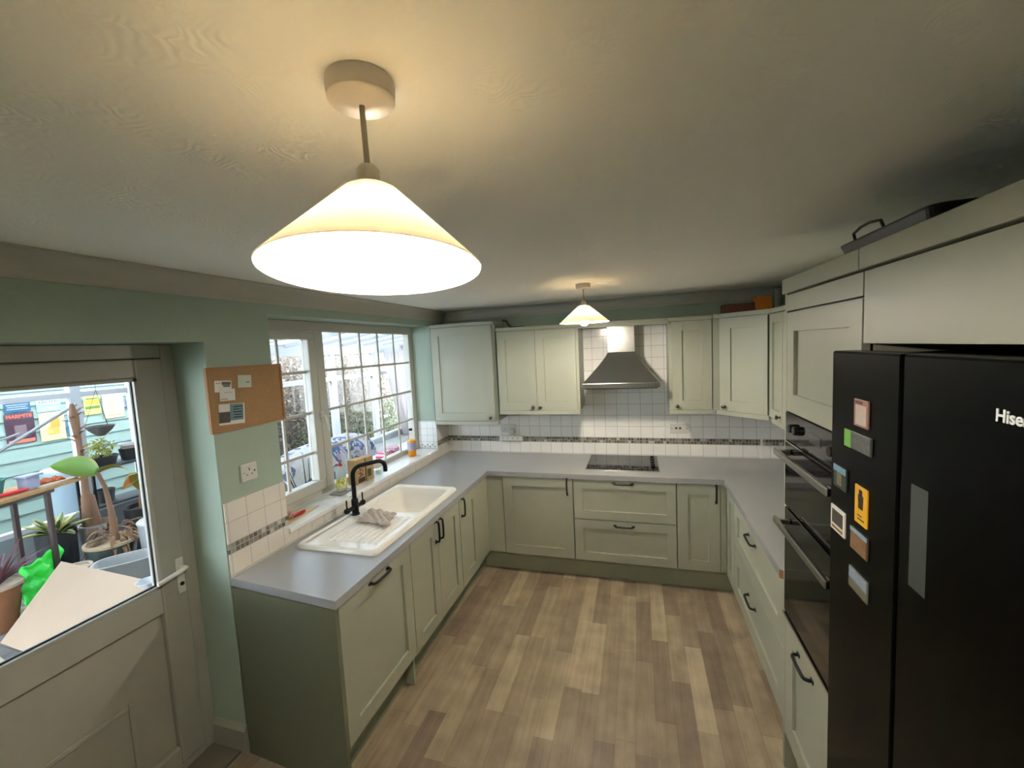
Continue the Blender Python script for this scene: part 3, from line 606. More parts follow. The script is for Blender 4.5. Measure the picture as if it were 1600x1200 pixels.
# things on the cabinets
b = B(); b.box(2.78, 2.885, -.36, -.22, 2.1225, 2.235); o = b.obj('storage_box', mat('orange_tin', (206, 120, 30), .45)); tag(o, 'orange box on top of the diagonal corner cabinet', 'box')
b = B(); b.box(2.56, 2.775, -.33, -.2, 2.1225, 2.195); o = b.obj('long_box', mat('red_brown_box', (104, 62, 44), .6)); tag(o, 'dark red-brown flat box beside the orange box on the corner cabinet', 'box')
b = B(); b.tube([(.70, -.14, 2.205), (.70, -.14, 2.20), (.735, -.14, 2.19), (.745, -.13, 2.165), (.78, -.12, 2.13), (.9, -.12, 2.127)], .013, 8); o = b.obj('cable_loop', mat('grey_cable', (78, 80, 78), .6), smooth=60); tag(o, 'dark grey cable loop lying on top of the two door wall cabinet', 'cable')
b = B(); b.lathe([(.02, 2.123), (.02, 2.31)], (3.0, -.07, 0), 14); o = b.obj('vent_pipe', 'plastic', smooth=40); tag(o, 'white vertical pipe rising in the back right corner above the cabinets', 'pipe')

# ---------------------------------------------------------------- oven housing
XT = 2.505; ft = FR(XT+.02)
t = thing('oven_housing', 'tall sage oven housing cabinet between the drawers and the fridge', 'tall cabinet', (2.8, -2.3, 0))
b = B(); b.box(XT+.03, RW-.002, -1.985, -1.967, .0, 2.14); b.obj('side_panel', 'sage', t)
b = B(); b.box(XT, XT+.0295, -1.99, -1.967, .0, 2.165); b.obj('front_edge_strip', 'sage', t)
b = B(); b.box(XT+.03, RW-.002, -2.606, -2.59, .0, 2.14); b.box(XT+.03, RW-.002, -2.59, -1.985, 2.1, 2.14); b.box(XT+.03, RW-.002, -2.59, -1.985, .60, .66); b.box(XT+.08, RW-.002, -2.59, -1.985, .17, .6); b.box(XT+.03, RW-.002, -2.59, -1.985, 1.63, 2.1); b.obj('cabinet_body', 'sage', t)
b = B(); b.box(XT, XT+.0295, -2.604, -1.991, 2.034, 2.098); b.obj('top_filler', 'sage', t)
shaker(ft, -2.604, -1.991, 1.622, 2.028, t, 'door', fr=.075)
d = shaker(ft, -2.604, -1.991, .175, .72, t, 'door', fr=.09); handle(ft, -2.225, .66, d, vert=False, L=.14)
b = B(); b.box(XT-.012, XT+.05, -2.604, -1.966, 2.104, 2.162); b.obj('cornice', 'sage', t, bevel=.003)
b = B(); b.box(XT+.05, XT+.062, -2.60, -1.96, 0.0005, .17); b.obj('plinth_board', 'plinth', t)
O = thing('double_oven', 'black glass built-in double oven with two steel bar handles', 'oven', (2.6, -2.3, .74))
b = B(); b.box(XT+.02, 2.95, -2.58, -2.0, .745, 1.612); b.obj('oven_body', 'black', O)
b = B(); b.box(XT-.004, XT+.019, -2.598, -1.993, 1.502, 1.618); cpn = b.obj('control_panel', 'blackgl', O, bevel=.002)
for y in (-2.09, -2.14, -2.46, -2.51):
    b = B(Matrix.Translation((XT-.0045, y, 1.565)) @ Matrix.Rotation(-math.pi/2, 4, 'Y')); b.lathe([(.018, 0), (.017, .016), (.015, .018), (.001, .018)], n=20); b.obj('control_knob', 'black', cpn, smooth=40)
b = B(); b.box(XT-.0052, XT-.0044, -2.35, -2.25, 1.548, 1.582); b.obj('display', mat('oven_display', (60, 64, 70), .1), cpn)
b = B(); b.box(XT-.006, XT+.019, -2.598, -1.993, 1.222, 1.494); d1 = b.obj('oven_door', 'blackgl', O, bevel=.003)
b = B(); b.box(XT-.006, XT+.019, -2.598, -1.993, .752, 1.212); d2 = b.obj('oven_door', 'blackgl', O, bevel=.003)
for dd, z in ((d1, 1.462), (d2, 1.172)):
    b = B(); b.box(XT-.062, XT-.047, -2.555, -2.035, z-.013, z+.013)
    b.box(XT-.047, XT-.0065, -2.54, -2.515, z-.011, z+.011); b.box(XT-.047, XT-.0065, -2.075, -2.05, z-.011, z+.011); b.obj('handle_bar', 'steel', dd, bevel=.004)
b = B(); b.box(XT-.012, XT+.019, -2.598, -1.993, .738, .748); b.obj('bottom_trim', 'chrome', O)
b = B(); b.box(XT-.008, XT+.019, -2.598, -1.993, 1.4955, 1.5008); b.obj('panel_trim', 'chrome', O)
# cupboard above fridge
t = thing('over_fridge_cabinet', 'wide plain sage cupboard above the black fridge', 'cabinet', (2.8, -3.1, 1.9))
b = B(); b.box(XT+.03, RW-.002, -3.60, -2.612, 1.905, 2.14); b.obj('cabinet_body', 'sage', t)
b = B(); b.box(XT, XT+.02, -3.598, -2.612, 1.905, 2.098); b.obj('door', 'sage', t)
b = B(); b.box(XT-.012, XT+.05, -3.604, -2.607, 2.104, 2.162); b.obj('cornice', 'sage', t, bevel=.003)
b = B(); b.box(XT+.02, RW-.002, -3.625, -3.605, 0, 2.14); o = b.obj('end_panel', 'sage'); tag(o, 'tall sage panel on the far side of the fridge, nearest the camera', 'end panel')
# grill tray on top
t = thing('griddle_pan', 'black griddle tray with a wire handle on top of the oven housing', 'griddle', (2.66, -2.62, 2.163))
b = B(); b.rings([[(x, y, z) for x, y in rr(2.53-i, 2.80+i, -2.85-i, -2.42+i, .03)] for i, z in ((0, 2.163), (.012, 2.195), (.012, 2.2), (.006, 2.2), (-.006, 2.17))]); b.obj('tray', 'black', t)
b = B(); b.tube([(2.535, -2.49, 2.19), (2.525, -2.495, 2.222), (2.52, -2.55, 2.228), (2.52, -2.60, 2.228), (2.525, -2.64, 2.222), (2.535, -2.645, 2.19)], .004, 8); b.obj('handle', 'black', t, smooth=60)

# ---------------------------------------------------------------- fridge
XF = 2.432; FZ = 1.888
t = thing('fridge_freezer', 'large black two door fridge freezer on the right, covered in magnets', 'fridge', (2.77, -3.1, 0))
b = B(); b.box(XF+.062, 3.09, -3.565, -2.628, .02, FZ-.01); b.obj('fridge_body', 'fridge', t)
b = B(); b.box(XF, XF+.058, -2.938, -2.615, .06, FZ); b.obj('freezer_door', 'fridge', t, bevel=.006)
b = B(); b.box(XF, XF+.058, -3.57, -2.9445, .06, FZ); fd = b.obj('fridge_door', 'fridge', t, bevel=.006)
b = B(); b.box(XF+.03, XF+.061, -2.9442, -2.9383, .06, FZ-.01); b.obj('door_gap', 'kick', t)
b = B(); b.box(XF-.0006, XF-.0001, -3.037, -2.985, 1.42, 1.631); b.obj('grey_panel', mat('plain_grey_film', (62, 68, 66), .3), fd)  # thin plain grey rectangle on the front of the fridge door
white_t = mat('silver_lettering', (226, 228, 228), .3)
MT = Matrix(((0, 0, -1, XF-.0012), (-1, 0, 0, -3.228), (0, 1, 0, 1.802), (0, 0, 0, 1)))
text('logo_lettering', 'Hisense', MT, .027, white_t, fd, bold=.0006)
b = B(); b.box(XF-.0, XF+.01, -3.52, -2.65, .02, .055); b.obj('foot_grille', 'black', t)
for y in (-2.72, -3.46):
    b = B(); b.lathe([(.02, 0), (.02, .02)], (2.9, y, 0), 12); b.obj('foot', 'black', t)
    b = B(); b.lathe([(.02, 0), (.02, .02)], (2.53, y, 0), 12); b.obj('foot', 'black', t)
# magnets
def magnet(y0, y1, z0, z1, label, base_rgb, parts, slant=0):
    g = thing('fridge_magnet', label, 'magnet', (XF, (y0+y1)/2, (z0+z1)/2), 'magnets on the freezer door')
    del g['group']
    b = B(); b.box(XF-.0045, XF-.0003, y0, y1, z0, z1); b.obj('backing', mat('magnet_base', base_rgb, .35), g, bevel=.001)
    for k, (a0, a1, c0, c1, rgb, v) in enumerate(parts):
        Y = lambda q: y1 + (y0-y1)*q; Z = lambda q: z0 + (z1-z0)*q
        b = B(); b.box(XF-.0052-.0002*k, XF-.0046, Y(a1), Y(a0), Z(c0), Z(c1)); b.obj('printed_picture', mat('magnet_print', rgb, .35, var=v, vs=70), g)
magnet(-2.822, -2.754, 1.706, 1.773, 'pink and white rectangular magnet at the top of the freezer door', (150, 112, 100), [(.15, .9, .08, .8, (196, 180, 172), .15), (.1, .6, .84, .95, (120, 60, 60), .1)])
magnet(-2.838, -2.707, 1.644, 1.688, 'wide magnet with a green left strip and dark photo', (70, 78, 78), [(0, .27, 0, 1, (118, 190, 74), .1), (.3, .98, .04, .96, (92, 92, 90), .7)])
magnet(-2.718, -2.646, 1.518, 1.579, 'blue topped photo magnet on the left edge of the freezer door', (58, 70, 62), [(0, 1, .72, 1, (120, 160, 186), .2), (.3, .7, .15, .7, (120, 116, 90), .5)])
magnet(-2.826, -2.767, 1.465, 1.560, 'tall yellow magnet with a dark printed figure', (236, 178, 44), [(.3, .72, .62, .78, (50, 40, 30), .3), (.38, .62, .78, .92, (40, 34, 30), .2), (.34, .7, .42, .62, (56, 44, 26), .4), (.3, .8, .12, .16, (120, 84, 20), .1), (.3, .62, .22, .25, (120, 84, 20), .1)])
magnet(-2.715, -2.632, 1.391, 1.460, 'white bordered photo magnet at the left edge below the blue topped one', (224, 222, 218), [(.12, .88, .3, .86, (80, 76, 66), .7), (.12, .88, .1, .2, (150, 110, 50), .1)])
magnet(-2.831, -2.747, 1.387, 1.444, 'brown photo magnet with a blue sky strip, under the yellow one', (92, 74, 56), [(0, 1, .82, 1, (130, 160, 186), .1), (.05, .95, .05, .8, (134, 100, 74), .6)])
magnet(-2.835, -2.743, 1.282, 1.337, 'grey blue photo magnet, lowest on the freezer door', (120, 124, 118), [(.03, .97, .5, .97, (140, 152, 176), .3), (.03, .97, .03, .45, (110, 108, 92), .5)])

# ================================================================== pendants
shade_m = translucent_mat('cream_glass_shade', (232, 224, 206), .19, rough=.25)
def pendant(x, y, label, tilt, s, rimz, topz, R, rose=(0, 0), lean=0):
    t = thing('pendant_lamp', label, 'ceiling lamp', (x, y, CZ))
    rx, ry = x+rose[0], y+rose[1]
    b = B(); b.lathe([(.048, CZ-.0005), (.049, CZ-.01), (.048, CZ-.027), (.044, CZ-.031), (.012, CZ-.034), (.001, CZ-.034)], (rx, ry, 0), 40); b.obj('ceiling_rose', mat('rose_plastic', (206, 196, 186), .4), t, smooth=40)
    b = B(); b.tube([(rx, ry, CZ-.032), (rx+(x-rx)*.4, ry+(y-ry)*.4, CZ-.075), (x, y, topz+.02)], .0042, 10); b.obj('cord', mat('grey_flex', (160, 152, 138), .5), t, smooth=60)
    b = B(); b.lathe([(.012, topz+.028), (.0165, topz+.022), (.018, topz-.012), (.021, topz-.02), (.019, topz-.05), (.001, topz-.05)], (x, y, 0), 24); b.obj('lamp_holder', mat('holder_plastic', (196, 190, 184), .4), t, smooth=40)
    r0 = .042; h = topz-rimz
    prof = [(.02, topz+.002), (.032, topz), (r0, topz-.006)] + [(r0+(R-r0)*k/10, topz-.006-(h-.006)*(k/10)) for k in range(1, 11)]
    inn = [(max(.001, r-.003), z-.0032 if i < 3 else z) for i, (r, z) in enumerate(prof)][::-1]
    b = B(Matrix.Translation((x, y, rimz)) @ Matrix.Rotation(tilt, 4, 'Y') @ Matrix.Rotation(tilt*3.1, 4, 'X') @ Matrix.Translation((-x, -y, -rimz))); b.lathe(prof + [(R-.001, rimz-.0015)] + inn, (x, y, 0), 72, False, False); b.obj('glass_shade', shade_m, t, smooth=50)
    bz = rimz+.008; r = .031
    b = B(); b.lathe([(.001, bz-r)] + [(r*math.sin(a), bz-r*math.cos(a)) for a in [math.pi*i/14 for i in range(1, 11)]] + [(.014, bz+.055), (.0135, topz-.051)], (x, y, 0), 28); b.obj('light_bulb', emit_mat('glowing_bulb', (1, .92, .80), s), t, smooth=60)
pendant(1.537, -3.43, 'large cream glass cone pendant lamp, the nearer and bigger looking one', -.03, BULB_A, 2.066, 2.189, .160, rose=(-.002, -.0))
pendant(1.578, -1.13, 'small looking cream glass cone pendant lamp in front of the extractor hood', .0, BULB_B, 2.084, 2.194, .163)

# ================================================================== small things on the walls
NB = thing('notice_board', 'cork notice board with pinned papers beside the window', 'notice board', (.01, -2.316, 1.76))
b = B(); b.box(.0005, .011, -2.520, -2.112, 1.617, 1.903); b.obj('cork_sheet', 'cork', NB)
b = B(); y0, y1, z0, z1 = -2.532, -2.10, 1.605, 1.915
b.box(.0005, .015, y0, y1, z1-.012, z1); b.box(.0005, .015, y0, y1, z0, z0+.012); b.box(.0005, .015, y0, y0+.012, z0+.012, z1-.012); b.box(.0005, .015, y1-.012, y1, z0+.012, z1-.012); b.obj('board_frame', 'corkframe', NB)
def card(name, label, y0, y1, z0, z1, rot, m, bits, x=.0113):
    cy, cz = (y0+y1)/2, (z0+z1)/2; R_ = Matrix.Translation((x, cy, cz)) @ Matrix.Rotation(math.radians(rot), 4, 'X') @ Matrix.Translation((-x, -cy, -cz))
    t = thing(name, label, 'paper', (x, cy, cz))
    b = B(R_); b.box(x, x+.0008, y0, y1, z0, z1); b.obj('sheet', m, t)
    for k, (a0, a1, c0, c1, mm) in enumerate(bits):
        b = B(R_); b.box(x+.0009, x+.0013, y0+(y1-y0)*a0, y0+(y1-y0)*a1, z0+(z1-z0)*c0, z0+(z1-z0)*c1); b.obj('printing', mm, t)
teal = mat('teal_print', (110, 140, 146), .6); dk = mat('dark_photo', (78, 74, 66), .6, var=.6, vs=60)
card('business_card', 'white card with dark printed heading, upper left on the cork board', -2.495, -2.408, 1.795, 1.850, -4, 'paper', [(.42, .95, .62, .9, 'ink'), (.5, .9, .45, .6, 'ink'), (.06, .35, .75, .8, 'ink')])
card('appointment_card', 'plain white card overlapping the lower edge of the printed card', -2.475, -2.395, 1.752, 1.808, -3, 'paper', [(.06, .5, .12, .17, 'ink'), (.3, .8, .7, .73, 'ink')], x=.0128)
card('note_card', 'pale greenish card with a small mark, top middle of the cork board', -2.372, -2.295, 1.806, 1.868, -4, mat('pale_green_card', (200, 206, 190), .7), [(.6, .85, .4, .47, 'ink')])
card('leaflet', 'grey leaflet with a photo and teal text block, lower left on the cork board', -2.488, -2.352, 1.635, 1.735, -4, 'paper', [(0, .42, .1, .62, dk), (.42, .95, .18, .98, teal)] + [(.55, .9, .3+.13*k, .34+.13*k, 'paper') for k in range(5)])
def plate(name, label, cat, F, u0, u1, z0, z1, bits, out=.009):
    t = thing(name, label, cat, tuple(F @ Vector(((u0+u1)/2, 0, (z0+z1)/2))))
    b = B(F); b.box(u0, u1, .0003, out, z0, z1); b.obj('plate', 'plastic', t, bevel=.003)
    for a, c, d_, e_, mm, nm_ in bits:
        b = B(F); b.box(a, c, out, out+(.004 if nm_ != 'socket_hole' else .0004), d_, e_); b.obj(nm_, mm, t)
    return t
plate('wall_socket', 'white single wall socket below the cork board', 'socket', FL(0), -2.402, -2.310, 1.333, 1.421, [(-2.359, -2.354, 1.385, 1.398, 'kick', 'socket_hole'), (-2.375, -2.368, 1.362, 1.367, 'kick', 'socket_hole'), (-2.345, -2.338, 1.362, 1.367, 'kick', 'socket_hole'), (-2.388, -2.383, 1.375, 1.379, 'kick', 'socket_hole'), (-2.33, -2.322, 1.373, 1.382, 'kick', 'socket_hole')])
fs = FB(-.008)
plate('wall_socket', 'white double wall socket on the tiles below the two door wall cabinet', 'socket', fs, .59, .742, 1.10, 1.188, [(.62, .63, 1.16, 1.175, 'plastic', 'rocker_switch'), (.70, .71, 1.16, 1.175, 'plastic', 'rocker_switch'), (.625, .63, 1.13, 1.142, 'kick', 'socket_hole'), (.612, .617, 1.118, 1.122, 'kick', 'socket_hole'), (.638, .643, 1.118, 1.122, 'kick', 'socket_hole')])
t = thing('plug', 'white plug pushed into the double socket under the wall cabinet', 'plug', (.70, -.03, 1.12))
b = B(); b.box(.675, .728, -.045, -.0176, 1.09, 1.145); b.obj('plug_body', 'plastic', t, bevel=.006)
b = B(); b.tube([(.702, -.04, 1.092), (.702, -.046, 1.085), (.702, -.04, 1.079)], .004, 8); b.obj('flex', 'plastic', t, smooth=60)
t = thing('extension_block', 'long white extension block fixed on the mosaic band under the double socket', 'extension block', (.69, -.03, 1.045))
b = B(); b.box(.588, .812, -.045, -.0088, 1.024, 1.074); b.obj('block', 'plastic', t, bevel=.005)
for k in range(4):
    b = B(); b.box(.61+k*.05, .616+k*.05, -.0456, -.0452, 1.045, 1.056); b.obj('socket_hole', 'kick', t)
plate('cooker_switch', 'white double switch with two dark red rockers, right of the hob', 'switch', fs, 2.176, 2.328, 1.112, 1.198, [(2.217, 2.235, 1.15, 1.166, mat('dark_red_rocker', (92, 30, 34), .4), 'rocker_switch'), (2.25, 2.268, 1.15, 1.166, mat('dark_red_rocker', (92, 30, 34), .4), 'rocker_switch'), (2.186, 2.192, 1.152, 1.158, 'kick', 'screw'), (2.312, 2.318, 1.152, 1.158, 'kick', 'screw')])
b = B(); b.tube([(.50, -.012, 1.225), (.51, -.012, 1.19), (.525, -.012, 1.178), (.54, -.012, 1.19), (.545, -.012, 1.215)], .0025, 6); o = b.obj('hanging_cable', 'plastic', smooth=60); tag(o, 'small white cable loop hanging under the tall wall cabinet', 'cable')

# ================================================================== things on the sill
SZ = .9875
t = thing('washing_up_bottle', 'clear washing-up liquid bottle with a red cap and yellow lemon label', 'bottle', (-.10, -1.57, SZ))
b = B(); b.lathe([(.03, SZ+.013), (.036, SZ+.02), (.037, SZ+.09), (.035, SZ+.13), (.022, SZ+.165), (.012, SZ+.178), (.012, SZ+.19)], (-.10, -1.555, 0), 28, sx=.7, sy=1.25); b.obj('bottle_body', translucent_mat('clear_plastic', (214, 228, 226), .35, .35, .15), t, smooth=45)
b = B(); b.lathe([(.0145, SZ+.188), (.0145, SZ+.202), (.008, SZ+.206), (.006, SZ+.216), (.001, SZ+.217)], (-.10, -1.555, 0), 18); b.obj('cap', 'red', t, smooth=40)
b = B(); b.lathe([(.0372, SZ+.035), (.0378, SZ+.07), (.0372, SZ+.105)], (-.10, -1.555, 0), 28, False, False, sx=.71, sy=1.26); b.obj('label', voronoi_mat('lemon_label', ((236, 214, 70), (240, 240, 220), (210, 200, 90), (150, 170, 90)), 38, .4), t, smooth=45)
b = B(); b.box(-.145, -.05, -1.63, -1.49, SZ, SZ+.010); o = b.obj('soap_tray', mat('grey_tray', (146, 142, 136), .5), bevel=.003); tag(o, 'flat grey tray under the washing-up bottle', 'tray')
t = thing('carton', 'brown and cream upright carton behind the tap, the left one of the two', 'carton', (-.11, -1.36, SZ))
b = B(); b.box(-.155, -.075, -1.41, -1.315, SZ, SZ+.185); b.obj('carton_body', mat('tan_carton', (196, 160, 108), .7), t, bevel=.002)
b = B(); b.box(-.0745, -.0738, -1.403, -1.322, SZ+.05, SZ+.13); b.obj('printed_panel', voronoi_mat('carton_print', ((110, 76, 52), (220, 190, 150), (160, 110, 70)), 30, .6), t)
b = B(); b.box(-.0745, -.0738, -1.403, -1.322, SZ+.01, SZ+.045); b.obj('printed_band', mat('dark_print', (66, 54, 44), .6), t)
t = thing('carton', 'olive and beige carton behind the tap, the right one of the two', 'carton', (-.11, -1.26, SZ))
b = B(); b.box(-.15, -.07, -1.305, -1.215, SZ, SZ+.178); b.obj('carton_body', mat('olive_carton', (170, 148, 104), .7, var=.2, vs=30), t, bevel=.002)
b = B(); b.box(-.0695, -.0688, -1.295, -1.25, SZ+.03, SZ+.09); b.obj('printed_panel', mat('olive_print', (84, 82, 60), .6), t)
b = B(); b.lathe([(.028, SZ), (.03, SZ+.004), (.03, SZ+.05), (.027, SZ+.056), (.025, SZ+.056), (.025, SZ+.01), (.001, SZ+.01)], (-.06, -1.155, 0), 24); o = b.obj('glass_jar', glass_mat('jar_glass', (.93, .96, .95)), smooth=40); tag(o, 'short clear glass on the sill just right of the cartons', 'glass')
b = B(); b.lathe([(.03, SZ), (.032, SZ+.004), (.032, SZ+.03), (.001, SZ+.03)], (-.12, -1.10, 0), 24); o = b.obj('candle', 'white', smooth=40); tag(o, 'small white round candle on the sill behind the glass', 'candle')
t = thing('squash_bottle', 'plastic bottle of orange drink with a dark cap at the far end of the sill', 'bottle', (-.11, -.56, SZ))
bp = [(.036, SZ), (.04, SZ+.006), (.040, SZ+.035), (.037, SZ+.045), (.040, SZ+.055), (.040, SZ+.14), (.034, SZ+.17), (.018, SZ+.21), (.0135, SZ+.225), (.0135, SZ+.24)]
b = B(); b.lathe(bp, (-.11, -.56, 0), 28); b.obj('bottle_body', glass_mat('clear_bottle', (.97, .95, .88)), t, smooth=45)
b = B(); b.lathe([(r-.003, z+.002) for r, z in bp[:6]] + [(.035, SZ+.15), (.001, SZ+.15)], (-.11, -.56, 0), 28); b.obj('orange_drink', mat('orange_liquid', (240, 158, 40), .25), t, smooth=45)
b = B(); b.lathe([(.0404, SZ+.06), (.0404, SZ+.13)], (-.11, -.56, 0), 28, False, False); b.obj('label', mat('lilac_label', (160, 156, 176), .5, var=.25, vs=40), t, smooth=45)
b = B(); b.lathe([(.016, SZ+.238), (.016, SZ+.256), (.001, SZ+.257)], (-.11, -.56, 0), 18); b.obj('cap', 'black', t, smooth=40)
t = thing('soap_dish', 'triangular wooden dish holding a red scrubber on the sill by the wall', 'dish', (-.10, -2.0, SZ))
b = B(); b.prism([(-.03, -2.10), (-.14, -2.11), (-.185, -1.93), (-.075, -1.815), (-.045, -1.95)], SZ, SZ+.006); b.obj('dish_plate', mat('bare_wood', (206, 184, 146), .6), t)
t = thing('red_scrubber', 'red and white net scrubber lying on the triangular dish', 'scrubber', (-.08, -2.0, SZ))
b = B(); b.sphere((-.085, -2.035, SZ+.032), .026, sz=.95); b.obj('net', voronoi_mat('red_net', ((170, 60, 56), (236, 220, 210), (150, 110, 80)), 90, .8), t, smooth=80)
b = B(); b.tube([(-.075, -2.02, SZ+.017), (-.07, -1.97, SZ+.017), (-.075, -1.935, SZ+.015)], [.011, .012, .008], 10); b.obj('grip', 'red', t, smooth=60)
OUTDOOR_DIM = .8  # outdoor colours below are darkened to offset the bright sky
M.update(dict(
terracotta=mat('terracotta', (176, 118, 78), .8, var=.15, vs=20), soil=mat('potting_soil', (70, 50, 38), .95, var=.4, vs=60, bump=.6, bs=80),
 blackpot=mat('black_plastic_pot', (34, 38, 42), .5), bark=mat('banana_trunk', (150, 112, 84), .85, var=.35, vs=24, stretch=(1, 1, .25)), dead=mat('dead_leaf', (150, 112, 80), .85, var=.3, vs=20),
 wood=mat('bench_wood', (200, 152, 90), .6, var=.2, vs=20), greenwood=mat('green_fence_paint', (146, 172, 164), .75, var=.12, vs=6, stretch=(1, .2, 3)),  # shed green lightened to stand in for haze on the door glass
 greenpl=mat('teal_plastic', (40, 140, 120), .4), greypot=mat('glazed_grey_green', (84, 98, 92), .3, var=.2, vs=14), creamrim=mat('cream_glaze', (226, 200, 160), .3),
 rim=mat('pot_rim', (216, 190, 166), .5), cardb=mat('cardboard', (192, 166, 140), .85, var=.05, vs=6), orange=mat('orange', (232, 110, 40), .5),
 white=mat('outdoor_white', (228, 230, 232), .3), plastic=mat('outdoor_white_plastic', (216, 216, 212), .4)))
# ================================================================== conservatory and garden
XO = -3.6; YN, YS = 5.2, -6.2
b = B(); b.box(XO, WT-.001, YS, YN, -.12, -.001); struct(b, 'floor', tile_mat('conservatory_floor_tiles', 'XY', (0, 0), .33, col=(150, 152, 150), grout=(110, 112, 112)))
b = B(); b.box(-9, XO-.12, -9, 9, -.3, -.1); struct(b, 'ground', mat('garden_ground', (104, 112, 84), .95, var=.3, vs=4))
b = B(); b.box(WT-.012, WT-.0005, YS, D0-.05, 0, 2.7); b.box(WT-.012, WT-.0005, D1+.05, W0-.04, 0, 2.7); b.box(WT-.012, WT-.0005, W1+.04, YN, 0, 2.7); b.box(WT-.012, WT-.0005, D0-.05, D1+.05, 2.1, 2.7); b.box(WT-.012, WT-.0005, W0-.04, W1+.04, 2.22, 2.7); b.box(WT-.012, WT-.0005, W0-.04, W1+.04, 0, .93)
struct(b, 'wall_conservatory', mat('cream_render', (214, 212, 200), .8))
# glazed outer wall: low wall, sill, mullions, transoms
b = B(); b.box(XO-.12, XO+.0, YS, .5, -.3, .43); b.box(XO-.12, XO, .5, YN, -.3, .10); struct(b, 'wall_outer', mat('grey_render', (150, 160, 162), .8, var=.1, vs=5))
b = B()
b.box(XO-.07, XO, YS, .5, .43, .475); b.box(XO-.07, XO, .5, YN, .10, .14); b.box(XO-.07, XO+.03, YS, YN, 1.975, 2.17)
b.box(XO-.07, XO, YS, .5, 1.652, 1.706); b.box(XO-.07, XO, .5, YN, 1.482, 1.562)
for y in (-4.2, -2.66, -1.168, -.635, .47, 2.66, 3.95): b.box(XO-.075, XO+.005, y, y+.085 if y < .4 else y+.14, .475 if y < .4 else .14, 1.975)
w2 = struct(b, 'window_2', 'white')
b = B(); b.box(XO-.04, XO-.034, YS, .5, .475, 1.975); b.obj('window_pane', 'glass', w2); b = B(); b.box(XO-.04, XO-.034, .5, YN, .14, 1.975); b.obj('window_pane', 'glass', w2)
for k, (y, yy) in enumerate(((YN, YN+.07), (YS-.07, YS))):
    b = B(); b.box(XO-.07, WT-.001, y, yy, -.1, .5); b.box(XO-.07, WT-.001, y, yy, 1.95, 2.2)
    for i in range(5): x = XO+.8*i; b.box(x-.04, min(x+.04, WT-.001), y, yy, .5, 1.95)
    w3 = struct(b, 'window_%d' % (3+k), 'white'); b = B(); b.box(XO, WT-.002, y+.03, y+.036, .5, 1.95); b.obj('window_pane', 'glass', w3)
# lean-to polycarbonate roof with bars
poly = translucent_mat('polycarbonate_roof', (220, 230, 240), .5, .2, .3)
b = B(); b.hexa([(XO-.12, YS, 2.16), (WT, YS, 2.66), (WT, YN, 2.66), (XO-.12, YN, 2.16), (XO-.12, YS, 2.176), (WT, YS, 2.676), (WT, YN, 2.676), (XO-.12, YN, 2.176)]); struct(b, 'ceiling', poly)
b = B()
for i in range(17):
    y = YS+.1+i*.7; b.hexa([(XO-.12, y, 2.10), (WT-.001, y, 2.60), (WT-.001, y+.06, 2.60), (XO-.12, y+.06, 2.10), (XO-.12, y, 2.159), (WT-.001, y, 2.659), (WT-.001, y+.06, 2.659), (XO-.12, y+.06, 2.159)])
struct(b, 'trim_14', 'white')
# curtains
def curtain(label, y0, y1, z0, z1, sweep, col):
    b = B(); n, m = 60, 10; V = []
    for j in range(m+1):
        t_ = j/m; ya = y0 + sweep*(1-t_)**1.3; row = []
        for i in range(n+1):
            u = i/n; row.append(b.bm.verts.new((XO+.16+.055*math.sin(u*math.pi*2*11)+.01*math.sin(u*17), ya+(y1-ya)*u, z0+(z1-z0)*t_)))
        V.append(row)
    for j in range(m):
        for i in range(n): b.f([V[j][i], V[j][i+1], V[j+1][i+1], V[j+1][i]])
    o = b.obj('curtain', translucent_mat('curtain_'+col[0], col[1], .6, rough=.8), smooth=60); tag(o, label, 'curtain')
curtain('pale pink grey pleated curtain at the far right end seen through the kitchen window', 4.18, 5.1, .02, 2.02, .62, ('pale', (262, 256, 256)))
curtain('narrow dusky pink curtain at the right edge of the view through the door', -.62, -.12, .02, 1.97, 0, ('pink', (262, 240, 238)))

# ---- shed wall with tin signs, colours lightened to imitate glare haze on the glass
SX = -4.7
t = thing('garden_shed', 'pale green boarded shed wall outside, carrying tin signs', 'shed', (SX-.5, -1.6, -.1))
b = B()
for k in range(12): z = -.1+k*.15; b.hexa([(SX-.03, -5.5, z), (SX, -5.5, z), (SX, .55, z), (SX-.03, .55, z), (SX-.03, -5.5, z+.149), (SX-.014, -5.5, z+.149), (SX-.014, .55, z+.149), (SX-.03, .55, z+.149)])
b.obj('board_cladding', 'greenwood', t)
b = B(); b.box(SX-.03, SX-.004, -5.5, .55, 1.705, 2.35); b.obj('upper_fascia', mat('blue_grey_board', (138, 152, 164), .6, var=.15, vs=3), t)
b = B(); b.box(SX-1.2, SX-.031, -5.5, .55, -.1, 2.3); b.obj('shed_body', 'greenwood', t)
def sign(label, y0, y1, z0, z1, rgb, bits, texts=()):
    g = thing('tin_sign', label, 'sign', (SX+.005, (y0+y1)/2, (z0+z1)/2)); x = SX+.004
    b = B(); b.box(x, x+.004, y0, y1, z0, z1); b.obj('plate', mat('sign_ground', rgb, .4), g, bevel=.001)
    for k, (a0, a1, c0, c1, col) in enumerate(bits):
        b = B(); b.box(x+.0042, x+.0048+.0002*k, y0+(y1-y0)*a0, y0+(y1-y0)*a1, z0+(z1-z0)*c0, z0+(z1-z0)*c1); b.obj('printing', mat('sign_print', col, .4, var=.15, vs=60), g)
    for s_, u, v, sz, col, bo in texts:
        MT = Matrix(((0, 0, 1, x+.0056), (1, 0, 0, y0+(y1-y0)*u), (0, 1, 0, z0+(z1-z0)*v), (0, 0, 0, 1))); text('lettering', s_, MT, sz, mat('sign_letters', col, .4), g, bold=bo)
